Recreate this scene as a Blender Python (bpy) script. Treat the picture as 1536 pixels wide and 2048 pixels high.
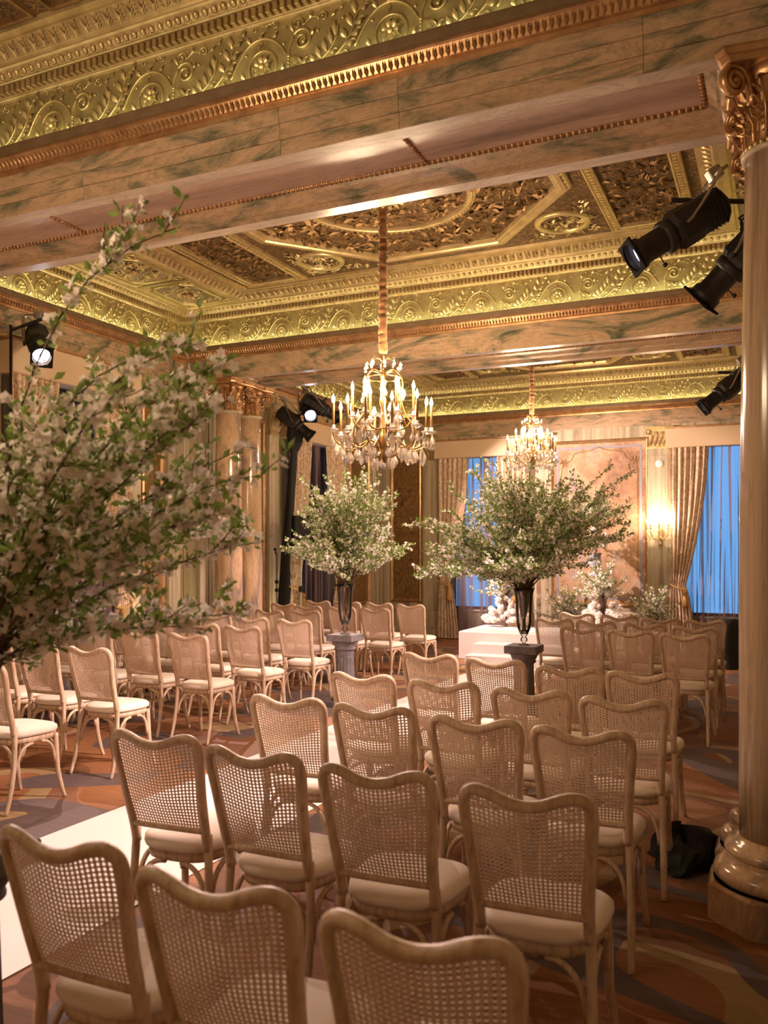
import bpy, math, random
from mathutils import Vector, Matrix, Euler
R = math.radians
PI = math.pi
rnd = random.Random(7)
for o in list(bpy.data.objects): bpy.data.objects.remove(o, do_unlink=True)
SC = bpy.context.scene
COL = SC.collection

# ------------------------------------------------------------------ camera, world, exposure
CAM_H = 1.62
YAW = 24.73
cd = bpy.data.cameras.new('camera'); cam = bpy.data.objects.new('camera', cd); COL.objects.link(cam)
cam.location = (0, 0, CAM_H); cam.rotation_euler = (R(90), 0, R(YAW))
cd.sensor_fit = 'AUTO'; cd.sensor_width = 36.0
cd.lens = 1713 / 2048 * 36
cd.shift_y = 79 / 2048
cd.clip_start = 0.05
cd.dof.use_dof = True; cd.dof.focus_distance = 6.5; cd.dof.aperture_fstop = 3.2
SC.camera = cam
W = bpy.data.worlds.new('dusk_sky'); SC.world = W; W.use_nodes = True
W.node_tree.nodes['Background'].inputs[0].default_value = (0.16, 0.42, 0.78, 1)
W.node_tree.nodes['Background'].inputs[1].default_value = 1.0
SC.view_settings.view_transform = 'Standard'; SC.view_settings.look = 'None'
SC.view_settings.gamma = 1.0; SC.view_settings.use_curve_mapping = False
SC.view_settings.exposure = 0.56
WARM = (1.0, 0.72, 0.46); PINK = (1.0, 0.70, 0.62); LED = (1.0, 0.91, 0.52)
P_CHAND = 150; P_SPOT = 900; P_LED = 8; P_UP = 34

# ------------------------------------------------------------------ room constants
XL, XR = -6.89, 0.62            # side walls
YB, YF = -1.2, 15.1             # back and far wall
BAYS = [(YB, 3.99), (4.83, 8.84), (9.65, YF)]
ZS, ZA, ZG, ZL, ZF, ZD, ZST, ZC = 3.767, 4.014, 4.115, 4.17, 4.50, 4.57, 4.63, 4.72
CX = -3.17                      # room axis
COLX = (-6.32, 0.015)

# ------------------------------------------------------------------ material helpers
MATS = {}
def principled(name, base=(.5, .5, .5), rough=.5, metal=0.0, **kw):
    m = bpy.data.materials.new(name); m.use_nodes = True
    b = m.node_tree.nodes['Principled BSDF']
    b.inputs['Base Color'].default_value = (*base, 1); b.inputs['Roughness'].default_value = rough
    b.inputs['Metallic'].default_value = metal
    for k, v in kw.items():
        b.inputs[k.replace('_', ' ')].default_value = v
    MATS[name] = m
    return m
def nodes(m): return m.node_tree.nodes, m.node_tree.links, m.node_tree.nodes['Principled BSDF']
def coords(m, scale=(1, 1, 1), rot=(0, 0, 0), kind='Object', rand=True):
    N, L, b = nodes(m)
    tc = N.new('ShaderNodeTexCoord'); mp = N.new('ShaderNodeMapping')
    mp.inputs['Scale'].default_value = scale; mp.inputs['Rotation'].default_value = rot
    L.new(tc.outputs[kind], mp.inputs['Vector'])
    if rand:
        oi = N.new('ShaderNodeObjectInfo'); ad = N.new('ShaderNodeVectorMath'); ad.operation = 'ADD'
        mu = N.new('ShaderNodeMath'); mu.operation = 'MULTIPLY'; mu.inputs[1].default_value = 37.0
        L.new(oi.outputs['Random'], mu.inputs[0]); L.new(mp.outputs[0], ad.inputs[0]); L.new(mu.outputs[0], ad.inputs[1])
        return ad.outputs[0]
    return mp.outputs[0]
def noise(m, vec, scale, detail=3, rough=.5, dist=0):
    N, L, b = nodes(m); n = N.new('ShaderNodeTexNoise')
    n.inputs['Scale'].default_value = scale; n.inputs['Detail'].default_value = detail
    n.inputs['Roughness'].default_value = rough; n.inputs['Distortion'].default_value = dist
    L.new(vec, n.inputs['Vector']); return n.outputs['Fac']
def ramp(m, fac, stops, mode='LINEAR'):
    N, L, b = nodes(m); r = N.new('ShaderNodeValToRGB'); cr = r.color_ramp; cr.interpolation = mode
    while len(cr.elements) < len(stops): cr.elements.new(0.5)
    for e, (p, c) in zip(cr.elements, stops): e.position = p; e.color = (*c, 1)
    L.new(fac, r.inputs['Fac']); return r.outputs['Color']
def mixc(m, a, b_, fac, mode='MIX'):
    N, L, b = nodes(m); x = N.new('ShaderNodeMix'); x.data_type = 'RGBA'; x.blend_type = mode
    if isinstance(fac, (int, float)): x.inputs[0].default_value = fac
    else: L.new(fac, x.inputs[0])
    for s, v in ((6, a), (7, b_)):
        if isinstance(v, tuple): x.inputs[s].default_value = (*v, 1)
        else: L.new(v, x.inputs[s])
    return x.outputs[2]
def setc(m, col): nodes(m)[1].new(col, nodes(m)[2].inputs['Base Color'])
def bump(m, h, strength=.3, dist=.02):
    N, L, b = nodes(m); n = N.new('ShaderNodeBump'); n.inputs['Strength'].default_value = strength
    n.inputs['Distance'].default_value = dist; L.new(h, n.inputs['Height']); L.new(n.outputs[0], b.inputs['Normal'])

def marble(name, scale, stops, s=1.6, rough=.22, dist=2.6, rot=(0, 0, 0), vf=.4):
    m = principled(name, rough=rough)
    v = coords(m, scale, rot)
    f = noise(m, v, s, 7, .62, dist); c1 = ramp(m, f, stops)
    f2 = noise(m, v, s * 2.7, 5, .6, 4.0)
    vein = ramp(m, f2, [(.44, (1, 1, 1)), (.49, (.42, .40, .36)), (.53, (1, 1, 1))])
    setc(m, mixc(m, c1, vein, vf, 'MULTIPLY')); return m
marble('marble_beam', (.45, 1, 1.6), [(.28, (.09, .09, .06)), (.40, (.22, .20, .13)), (.47, (.40, .31, .20)), (.54, (.52, .36, .23)), (.62, (.56, .40, .26)), (.72, (.26, .22, .14))], 2.2)
marble('marble_soffit', (.14, 1.0, 1.0), [(.25, (.17, .14, .13)), (.42, (.50, .36, .29)), (.55, (.64, .48, .38)), (.7, (.42, .33, .28)), (.8, (.26, .22, .2))], 2.2, .30, 1.2)
marble('marble_lip', (.3, 1, 1), [(.3, (.36, .32, .25)), (.5, (.62, .52, .41)), (.7, (.72, .63, .51))], 1.8, .30, 2.0)
marble('marble_column', (1.6, 1.6, .45), [(.24, (.10, .085, .08)), (.37, (.30, .25, .21)), (.46, (.56, .39, .25)), (.62, (.66, .47, .30)), (.78, (.50, .38, .26))], 1.5, .14, 3.2)
marble('marble_pillar', (4.0, 4.0, .14), [(.25, (.16, .12, .08)), (.42, (.36, .26, .17)), (.55, (.54, .40, .27)), (.7, (.60, .46, .32))], 1.5, .16, 1.0)
marble('marble_stripe', (5.0, 5.0, .16), [(.25, (.16, .14, .10)), (.42, (.36, .30, .20)), (.55, (.52, .44, .30)), (.7, (.62, .53, .38))], 1.6, .22, .6)

def gold(name, lo, hi, rough=.38, metal=.85, nscale=9, bs=.15):
    m = principled(name, rough=rough, metal=metal)
    v = coords(m); f = noise(m, v, nscale, 4, .6); setc(m, ramp(m, f, [(.3, lo), (.7, hi)]))
    bump(m, noise(m, v, nscale * 9, 3), bs, .004); return m
gold('gold_frieze', (.34, .28, .12), (.50, .42, .20), .45, .55)
gold('gold_relief', (.52, .42, .18), (.74, .62, .32), .34, .7)
gold('gold_bronze', (.38, .21, .10), (.64, .41, .21), .34, .75)
gold('gold_warm', (.42, .31, .14), (.64, .50, .27), .38, .65)
gold('gold_antique', (.15, .08, .028), (.30, .18, .06), .5, .45, 14)
gold('gold_lamp', (.22, .12, .04), (.38, .23, .08), .3, .9)
gold('ledge_brown', (.16, .105, .055), (.22, .15, .08), .5, .2)
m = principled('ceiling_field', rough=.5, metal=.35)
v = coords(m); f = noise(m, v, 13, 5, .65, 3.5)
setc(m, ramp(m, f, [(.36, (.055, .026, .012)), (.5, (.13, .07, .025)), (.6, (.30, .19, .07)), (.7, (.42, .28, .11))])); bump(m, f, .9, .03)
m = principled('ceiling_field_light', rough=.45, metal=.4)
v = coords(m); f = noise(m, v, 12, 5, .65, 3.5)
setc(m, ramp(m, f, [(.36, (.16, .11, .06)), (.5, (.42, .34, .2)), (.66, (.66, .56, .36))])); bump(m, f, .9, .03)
m = principled('panel_gold', rough=.5, metal=.3)
v = coords(m); f = noise(m, v, 5, 6, .6, 5)
setc(m, ramp(m, f, [(.3, (.075, .036, .012)), (.5, (.24, .135, .045)), (.7, (.36, .22, .08))])); bump(m, f, .4, .01)
m = principled('mural_paint', rough=.6)
v = coords(m, (1, 1, .7)); f = noise(m, v, 2.0, 5, .6, .8)
c1 = ramp(m, f, [(.32, (.28, .15, .09)), (.45, (.46, .28, .16)), (.55, (.54, .38, .23)), (.66, (.38, .29, .28)), (.8, (.25, .20, .23))])
f2 = noise(m, v, 9, 5, .7, 2.0); setc(m, mixc(m, c1, ramp(m, f2, [(.42, (.55, .36, .24)), (.56, (1, 1, 1))]), .3, 'MULTIPLY'))
m = principled('plaster', (.5, .42, .30), .7)
# chair materials
m = principled('limed_wood', rough=.45)
v = coords(m, (1, 1, .12)); f = noise(m, v, 60, 4, .6, .4); f2 = noise(m, coords(m), 6, 3)
c1 = ramp(m, f, [(.3, (.42, .30, .20)), (.5, (.62, .47, .34)), (.72, (.74, .61, .47))])
setc(m, mixc(m, c1, ramp(m, f2, [(.35, (.82, .74, .66)), (.65, (1, 1, 1))]), .7, 'MULTIPLY')); bump(m, f, .15, .003)
principled('cane', (.74, .57, .45), .55)
m = principled('seat_linen', (.80, .70, .60), .8); bump(m, noise(m, coords(m), 500, 2), .12, .001)
# carpet
m = principled('carpet', rough=.75)
v = coords(m, rand=False)
streak = noise(m, coords(m, (1.2, 14, 1), (0, 0, .35), rand=False), 3.0, 5, .65)
n1 = noise(m, v, .62, 0.4, .4, .55); n2 = noise(m, coords(m, (1, 1.3, 1), (0, 0, 1.1), rand=False), .78, 0.3, .4, .7)
base = ramp(m, n1, [(0, (.30, .13, .05)), (.44, (.20, .085, .035)), (.50, (.36, .25, .12)), (.545, (.30, .13, .05)), (.66, (.42, .30, .16))], 'CONSTANT')
blob = ramp(m, n2, [(0, (0, 0, 0)), (.54, (1, 1, 1)), (.66, (0, 0, 0))], 'CONSTANT')
c1 = mixc(m, base, (.125, .088, .085), blob)
setc(m, mixc(m, c1, ramp(m, streak, [(.3, (.62, .58, .55)), (.7, (1.1, 1.05, 1))]), .8, 'MULTIPLY')); bump(m, noise(m, v, 350, 2), .25, .003)
m = principled('white_cloth', (.68, .63, .61), .8); bump(m, noise(m, coords(m), 3.5, 4, .6, 1.2), .25, .02)
# textiles
m = principled('velvet', rough=.65, Sheen_Weight=.3)
v = coords(m, (1, 1, .75)); f = noise(m, v, 22, 5, .7, 1.2)
setc(m, ramp(m, f, [(.36, (.34, .20, .11)), (.48, (.62, .46, .31)), (.62, (.86, .72, .56))])); bump(m, f, .35, .01)
principled('pelmet_silk', (.62, .47, .30), .55)
principled('tassel_gold', (.50, .29, .07), .6)
m = bpy.data.materials.new('sheer'); m.use_nodes = True; MATS['sheer'] = m
N, L = m.node_tree.nodes, m.node_tree.links; b = N['Principled BSDF']
b.inputs['Base Color'].default_value = (.17, .11, .11, 1); b.inputs['Roughness'].default_value = .8
v = coords(m, (11, 11, .14)); f = noise(m, v, 1.0, 2.5, .55, .8)
tr = N.new('ShaderNodeBsdfTransparent'); tr.inputs[0].default_value = (.88, .90, .95, 1)
mx = N.new('ShaderNodeMixShader'); den = ramp(m, f, [(.38, (.14, .14, .14)), (.47, (.30, .30, .30)), (.50, (.60, .60, .60)), (.56, (.92, .92, .92))])
L.new(den, mx.inputs[0]); L.new(tr.outputs[0], mx.inputs[1]); L.new(b.outputs[0], mx.inputs[2])
L.new(mx.outputs[0], N['Material Output'].inputs[0])
def thin_glass(name, tint, refl):
    m = bpy.data.materials.new(name); m.use_nodes = True; MATS[name] = m
    N, L = m.node_tree.nodes, m.node_tree.links
    tr = N.new('ShaderNodeBsdfTransparent'); tr.inputs[0].default_value = (*tint, 1)
    gl = N.new('ShaderNodeBsdfGlossy'); gl.inputs['Roughness'].default_value = .03
    fr = N.new('ShaderNodeFresnel'); fr.inputs[0].default_value = 1.5
    ad = N.new('ShaderNodeMath'); ad.operation = 'ADD'; ad.inputs[1].default_value = refl; ad.use_clamp = True
    mx = N.new('ShaderNodeMixShader'); L.new(fr.outputs[0], ad.inputs[0]); L.new(ad.outputs[0], mx.inputs[0])
    L.new(tr.outputs[0], mx.inputs[1]); L.new(gl.outputs[0], mx.inputs[2]); L.new(mx.outputs[0], N['Material Output'].inputs[0])
thin_glass('window_glass', (.95, .97, 1), 0)
thin_glass('vase_glass', (.90, .90, .88), .04)
thin_glass('acrylic', (.96, .96, .96), .02)
thin_glass('crystal', (.92, .88, .85), .22)
m = MATS['crystal']; N, L = m.node_tree.nodes, m.node_tree.links; di = N.new('ShaderNodeBsdfDiffuse'); di.inputs[0].default_value = (.9, .82, .76, 1)
mx = N.new('ShaderNodeMixShader'); mx.inputs[0].default_value = .30; src = N['Material Output'].inputs[0].links[0].from_socket
L.new(src, mx.inputs[1]); L.new(di.outputs[0], mx.inputs[2]); L.new(mx.outputs[0], N['Material Output'].inputs[0])
# plants
def foliage(name, lo, hi, tr=.35, nscale=40):
    m = principled(name, rough=.55); v = coords(m, rand=False)
    setc(m, ramp(m, noise(m, v, nscale, 2), [(.3, lo), (.7, hi)]))
    N, L, b = nodes(m); t = N.new('ShaderNodeBsdfTranslucent'); t.inputs[0].default_value = (*hi, 1)
    x = N.new('ShaderNodeMixShader'); x.inputs[0].default_value = tr
    L.new(b.outputs[0], x.inputs[1]); L.new(t.outputs[0], x.inputs[2]); L.new(x.outputs[0], N['Material Output'].inputs[0])
foliage('leaf_green', (.13, .21, .045), (.30, .42, .11))
foliage('petal_white', (.86, .76, .70), (.95, .90, .85), .4)
foliage('bloom_white', (.82, .74, .68), (.95, .90, .86), .25, 60)
principled('bark', (.10, .055, .03), .8)
# objects
m = principled('slate_stone', rough=.7); f = noise(m, coords(m), 14, 5, .65)
setc(m, ramp(m, f, [(.3, (.085, .075, .08)), (.7, (.20, .175, .18))])); bump(m, f, .4, .01)
principled('urn_stone', (.30, .29, .36), .6)
principled('black_metal', (.012, .011, .010), .5, 0)
principled('black_matt', (.012, .010, .014), .85, 0, Specular_IOR_Level=.1)
principled('black_plastic', (.01, .01, .01), .5)
principled('black_cloth', (.009, .010, .010), .75)
principled('steel', (.40, .37, .33), .45, 1.0)
principled('white_plastic', (.8, .78, .74), .4)
principled('candle_tube', (.30, .17, .05), .5)
principled('sleeve_silk', (.26, .11, .03), .5, 0, Sheen_Weight=.4)
principled('water_tint', (.25, .18, .12), .2)
principled('window_paint', (.07, .055, .04), .5)
def emit(name, col, st):
    m = bpy.data.materials.new(name); m.use_nodes = True; MATS[name] = m
    b = m.node_tree.nodes['Principled BSDF']; b.inputs['Base Color'].default_value = (*col, 1)
    b.inputs['Emission Color'].default_value = (*col, 1); b.inputs['Emission Strength'].default_value = st
emit('bulb_glow', (1.0, .72, .42), 14)
emit('lens_glow', (.80, .72, 1.0), 1.6)
emit('lens_bright', (.92, .88, 1.0), 14)
emit('led_red', (1, .05, .02), 2)

# ------------------------------------------------------------------ mesh builder
class MB:
    def __init__(s): s.v = []; s.f = []
    def add(s, vs, fs):
        o = len(s.v); s.v.extend(tuple(p) for p in vs); s.f.extend(tuple(i + o for i in f) for f in fs); return s
    def box(s, x0, x1, y0, y1, z0, z1, M=None):
        vs = [Vector(p) for p in ((x0, y0, z0), (x1, y0, z0), (x1, y1, z0), (x0, y1, z0), (x0, y0, z1), (x1, y0, z1), (x1, y1, z1), (x0, y1, z1))]
        if M: vs = [M @ p for p in vs]
        return s.add(vs, [(3, 2, 1, 0), (4, 5, 6, 7), (0, 1, 5, 4), (1, 2, 6, 5), (2, 3, 7, 6), (3, 0, 4, 7)])
    def bbox(s, x0, x1, y0, y1, z0, z1, c=.01, M=None):
        'box with chamfered vertical and top edges'
        P = lambda i, z: [(x0 + i, y0, z), (x1 - i, y0, z), (x1, y0 + i, z), (x1, y1 - i, z), (x1 - i, y1, z), (x0 + i, y1, z), (x0, y1 - i, z), (x0, y0 + i, z)]
        Q = lambda i, z: [(x0 + i + c, y0 + c, z), (x1 - i - c, y0 + c, z), (x1 - c, y0 + i + c, z), (x1 - c, y1 - i - c, z), (x1 - i - c, y1 - c, z), (x0 + i + c, y1 - c, z), (x0 + c, y1 - i - c, z), (x0 + c, y0 + i + c, z)]
        rings = [Q(c * .4, z0), P(c, z0 + c), P(c, z1 - c), Q(c * .4, z1)]
        vs = [Vector(p) for r in rings for p in r]
        if M: vs = [M @ p for p in vs]
        fs = [tuple(range(7, -1, -1)), tuple(range(24, 32))]
        for k in range(3):
            for i in range(8):
                j = (i + 1) % 8; fs.append((k * 8 + i, k * 8 + j, (k + 1) * 8 + j, (k + 1) * 8 + i))
        return s.add(vs, fs)
    def tube(s, pts, rad, n=6, cap=True, flat=1.0, closed=False, ref=None):
        pts = [Vector(p) for p in pts]; k = len(pts)
        if not hasattr(rad, '__len__'): rad = [rad] * k
        T = []
        for i in range(k):
            if closed: d = pts[(i + 1) % k] - pts[i - 1]
            else: d = pts[min(i + 1, k - 1)] - pts[max(i - 1, 0)]
            T.append(d.normalized() if d.length > 1e-9 else Vector((0, 0, 1)))
        if ref is None:
            a = T[0].orthogonal().normalized()
        else:
            a = Vector(ref); a = (a - T[0] * a.dot(T[0])).normalized()
        vs = []
        for i in range(k):
            a = a - T[i] * a.dot(T[i])
            a = a.normalized() if a.length > 1e-6 else T[i].orthogonal().normalized()
            b = T[i].cross(a)
            for q in range(n):
                t = 2 * PI * q / n
                vs.append(pts[i] + (a * math.cos(t) * flat + b * math.sin(t)) * rad[i])
        fs = []
        for i in range(k if closed else k - 1):
            i2 = (i + 1) % k
            for q in range(n):
                q2 = (q + 1) % n; fs.append((i * n + q, i * n + q2, i2 * n + q2, i2 * n + q))
        if cap and not closed:
            fs.append(tuple(range(n - 1, -1, -1))); fs.append(tuple((k - 1) * n + q for q in range(n)))
        return s.add(vs, fs)
    def lathe(s, prof, n=16, M=None, cap=True, flute=None):
        vs = []; fs = []
        for r, z in prof:
            for q in range(n):
                t = 2 * PI * q / n; rr = r * (flute(t, z) if flute else 1)
                p = Vector((rr * math.cos(t), rr * math.sin(t), z)); vs.append(M @ p if M else p)
        for i in range(len(prof) - 1):
            for q in range(n):
                q2 = (q + 1) % n; fs.append((i * n + q, i * n + q2, (i + 1) * n + q2, (i + 1) * n + q))
        if cap: fs.append(tuple(range(n - 1, -1, -1))); fs.append(tuple((len(prof) - 1) * n + q for q in range(n)))
        return s.add(vs, fs)
    def ring(s, prof, x0, x1, y0, y1):
        'profile (inset d, z) swept round the inside of a rectangle with mitred corners'
        vs = []; fs = []
        for d, z in prof: vs += [(x0 + d, y0 + d, z), (x1 - d, y0 + d, z), (x1 - d, y1 - d, z), (x0 + d, y1 - d, z)]
        for i in range(len(prof) - 1):
            for q in range(4):
                q2 = (q + 1) % 4; fs.append((i * 4 + q, (i + 1) * 4 + q, (i + 1) * 4 + q2, i * 4 + q2))
        return s.add(vs, fs)
    def frame(s, poly, prof, M=None):
        'moulding round a convex polygon (CCW, xy); profile (offset inward, z)'
        n = len(poly); vs = []; fs = []
        for d, z in prof:
            for p in offset(poly, d):
                q = Vector((p[0], p[1], z)); vs.append(M @ q if M else q)
        for i in range(len(prof) - 1):
            for q in range(n):
                q2 = (q + 1) % n; fs.append((i * n + q, i * n + q2, (i + 1) * n + q2, (i + 1) * n + q))
        return s.add(vs, fs)
    def poly(s, poly, z, M=None):
        vs = [Vector((p[0], p[1], z)) for p in poly]
        if M: vs = [M @ p for p in vs]
        return s.add(vs, [tuple(range(len(poly)))])
    def leaf(s, base, tip, side, up, w, lift=.35):
        'raised leaf blade of six triangles between base and tip'
        b, t, sd, u = Vector(base), Vector(tip), Vector(side), Vector(up)
        m = b.lerp(t, .45); h = w * lift
        return s.add([b, m + sd * w - u * 0, m + u * h, m - sd * w, t, b.lerp(t, .8) + u * h * .8 + sd * w * .35, b.lerp(t, .8) + u * h * .8 - sd * w * .35],
                     [(0, 1, 2), (0, 2, 3), (1, 5, 2), (3, 2, 6), (5, 4, 2), (2, 4, 6)])
    def sphere(s, c, r, n=6, k=4, sc=(1, 1, 1)):
        prof = [(max(1e-4, math.sin(PI * i / k)) * r, -math.cos(PI * i / k) * r) for i in range(k + 1)]
        return s.lathe(prof, n, Matrix.Translation(c) @ Matrix.Diagonal((*sc, 1)), cap=False)
    def mesh(s, name, mat, smooth=False):
        me = bpy.data.meshes.new(name); me.from_pydata(s.v, [], s.f); me.update()
        if mat: me.materials.append(MATS[mat])
        if smooth: me.polygons.foreach_set('use_smooth', [True] * len(me.polygons))
        return me
    def build(s, name, mat, parent=None, smooth=False, loc=None, rot=None):
        return put(name, s.mesh(name, mat, smooth), parent, loc, rot)
def offset(poly, d):
    n = len(poly); out = []
    for i in range(n):
        p0, p1, p2 = Vector(poly[i - 1][:2]), Vector(poly[i][:2]), Vector(poly[(i + 1) % n][:2])
        e1, e2 = (p1 - p0).normalized(), (p2 - p1).normalized()
        n1, n2 = Vector((-e1.y, e1.x)), Vector((-e2.y, e2.x))
        b = (n1 + n2); b = b / max(.2, b.length_squared) * 2
        out.append(tuple(p1 + b * d))
    return out
def put(name, me, parent=None, loc=None, rot=None, scale=None):
    o = bpy.data.objects.new(name, me); COL.objects.link(o)
    if parent: o.parent = parent
    if loc: o.location = loc
    if rot: o.rotation_euler = rot
    if scale: o.scale = scale
    return o
def tag(o, label, cat=None, group=None, kind=None):
    o['label'] = label
    if cat: o['category'] = cat
    if group: o['group'] = group
    if kind: o['kind'] = kind
    return o
def thing(name, label, cat, loc=(0, 0, 0), rotz=0, group=None):
    o = bpy.data.objects.new(name, None); COL.objects.link(o); o.empty_display_size = .1
    o.location = loc; o.rotation_euler = (0, 0, rotz); return tag(o, label, cat, group)
def struct(o, label): o['kind'] = 'structure'; o['label'] = label; return o
KIDS = {}
def copy_tree(o, parent=None):
    c = o.copy(); COL.objects.link(c); c.parent = parent
    for ch in list(o.children): copy_tree(ch, c)
    return c
def bez(p0, p1, p2, n):
    p0, p1, p2 = Vector(p0), Vector(p1), Vector(p2)
    return [p0 * (1 - t) ** 2 + p1 * 2 * t * (1 - t) + p2 * t * t for t in (i / (n - 1) for i in range(n))]
def cat_rom(P, n=4):
    P = [Vector(p) for p in P]; out = []
    for i in range(len(P) - 1):
        a, b, c, d = P[max(i - 1, 0)], P[i], P[i + 1], P[min(i + 2, len(P) - 1)]
        for k in range(n):
            t = k / n
            out.append(.5 * ((2 * b) + (c - a) * t + (2 * a - 5 * b + 4 * c - d) * t * t + (3 * b - a - 3 * c + d) * t ** 3))
    out.append(P[-1]); return out
def ngon(cx, cy, r, n, ph=0, sy=1): return [(cx + r * math.cos(ph + 2 * PI * i / n), cy + r * sy * math.sin(ph + 2 * PI * i / n)) for i in range(n)]
def area(name, loc, rot, sx, sy, power, col, parent=None):
    l = bpy.data.lights.new(name, 'AREA'); l.shape = 'RECTANGLE'; l.size = sx; l.size_y = sy; l.energy = power; l.color = col
    o = bpy.data.objects.new(name, l); COL.objects.link(o); o.location = loc; o.rotation_euler = rot
    if parent: o.parent = parent
    return o
def spot(name, loc, target, power, col, deg, blend=.4, rad=.05, parent=None):
    l = bpy.data.lights.new(name, 'SPOT'); l.energy = power; l.color = col; l.spot_size = R(deg); l.spot_blend = blend; l.shadow_soft_size = rad
    o = bpy.data.objects.new(name, l); COL.objects.link(o); o.location = loc
    o.rotation_euler = (Vector(target) - Vector(loc)).to_track_quat('-Z', 'Y').to_euler()
    return o
def point(name, loc, power, col, rad=.1, parent=None):
    l = bpy.data.lights.new(name, 'POINT'); l.energy = power; l.color = col; l.shadow_soft_size = rad
    o = bpy.data.objects.new(name, l); COL.objects.link(o); o.location = loc
    if parent: o.parent = parent
    return o

# ------------------------------------------------------------------ floor, walls, beams
struct(MB().box(XL - .4, XR + .4, YB - .4, YF + .4, -.1, 0).build('floor', 'carpet'), 'patterned brown carpet with mauve and beige blobs')
WINS = {'far': [(-5.55, -4.25), (-1.47, -.08)], 'left': [(6.2, 7.5), (11.4, 12.75)]}
WZ = (.55, 3.42)
def wall_pieces(mb, cells, horiz, a, b):
    cur = cells[0]
    def seg(u0, u1, z0, z1):
        if horiz: mb.box(u0, u1, a, b, z0, z1)
        else: mb.box(a, b, u0, u1, z0, z1)
    lo, hi, wins = cells; cur = lo
    for w0, w1 in wins:
        seg(cur, w0, 0, 4.9); seg(w0, w1, 0, WZ[0]); seg(w0, w1, WZ[1], 4.9); cur = w1
    seg(cur, hi, 0, 4.9)
mb = MB(); wall_pieces(mb, (XL - .3, XR + .3, WINS['far']), True, YF, YF + .1); wall_far = struct(mb.build('wall_far', 'marble_stripe'), 'far wall faced in vertically veined marble')
mb = MB(); wall_pieces(mb, (YB - .3, YF, WINS['left']), False, XL - .1, XL); wall_left = struct(mb.build('wall_left', 'marble_stripe'), 'left wall faced in vertically veined marble')
wall_right = struct(MB().box(XR, XR + .3, YB - .3, YF, 0, 4.9).build('wall_right', 'marble_stripe'), 'right wall beside the columns')
struct(MB().box(XL, XR, YB - .3, YB, 0, 4.9).build('wall_back', 'marble_stripe'), 'wall behind the camera')
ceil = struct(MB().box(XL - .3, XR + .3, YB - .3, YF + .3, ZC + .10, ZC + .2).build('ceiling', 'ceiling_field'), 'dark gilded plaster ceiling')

ntrim = [0]
def trim(mb, mat, label, smooth=False):
    ntrim[0] += 1
    return struct(mb.build('trim_%d' % ntrim[0], mat, None, smooth), label)
BN = ['near bay', 'middle bay', 'far bay']
FR = []
for bi, (y0, y1) in enumerate(BAYS):
    rect = (XL, XR, y0, y1); b = BN[bi]
    h = (ZA - ZS) / 3
    if bi > 0:
        trim(MB().ring([(.0, ZS), (.006, ZS), (.006, ZS + h - .01), (.016, ZS + h - .008), (.016, ZS + h), (.018, ZS + h), (.018, ZS + 2 * h - .01), (.028, ZS + 2 * h - .008), (.028, ZS + 2 * h), (.03, ZS + 2 * h), (.03, ZA), (.0, ZA)], *rect), 'marble_beam', 'veined marble architrave of the ' + b)
    else:
        trim(MB().ring([(.0, ZS + .002), (.001, ZA), (.0, ZA)], *rect), 'marble_beam', 'marble architrave backing of the ' + b)
    trim(MB().ring([(.03, ZA - .004), (.04, ZA), (.044, ZA + .02), (.04, ZA + .03), (.05, ZA + .035), (.075, ZG - .02), (.085, ZG - .012), (.085, ZG), (.02, ZG)], *rect), 'gold_bronze', 'bronze gilt bead moulding of the ' + b)
    trim(MB().ring([(.08, ZG), (.095, ZG + .002), (.10, ZL - .01), (.10, ZL), (.0, ZL)], *rect), 'ledge_brown', 'plain brown ledge of the ' + b)
    FR.append(trim(MB().ring([(.005, ZL - .03), (.005, ZF)], *rect), 'gold_frieze', 'olive gold scroll frieze of the ' + b))
    trim(MB().ring([(.005, ZF - .006), (.022, ZF), (.03, ZF + .006), (.03, ZF + .012), (.034, ZF + .016), (.034, ZD)], *rect), 'gold_warm', 'gilt dentil band of the ' + b)
    trim(MB().ring([(.03, ZD - .002), (.078, ZD), (.085, ZD + .004), (.088, ZD + .012), (.094, ZD + .016), (.135, ZST - .012), (.15, ZST - .006), (.15, ZST)], *rect), 'gold_warm', 'gilt egg and dart moulding of the ' + b)
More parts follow.
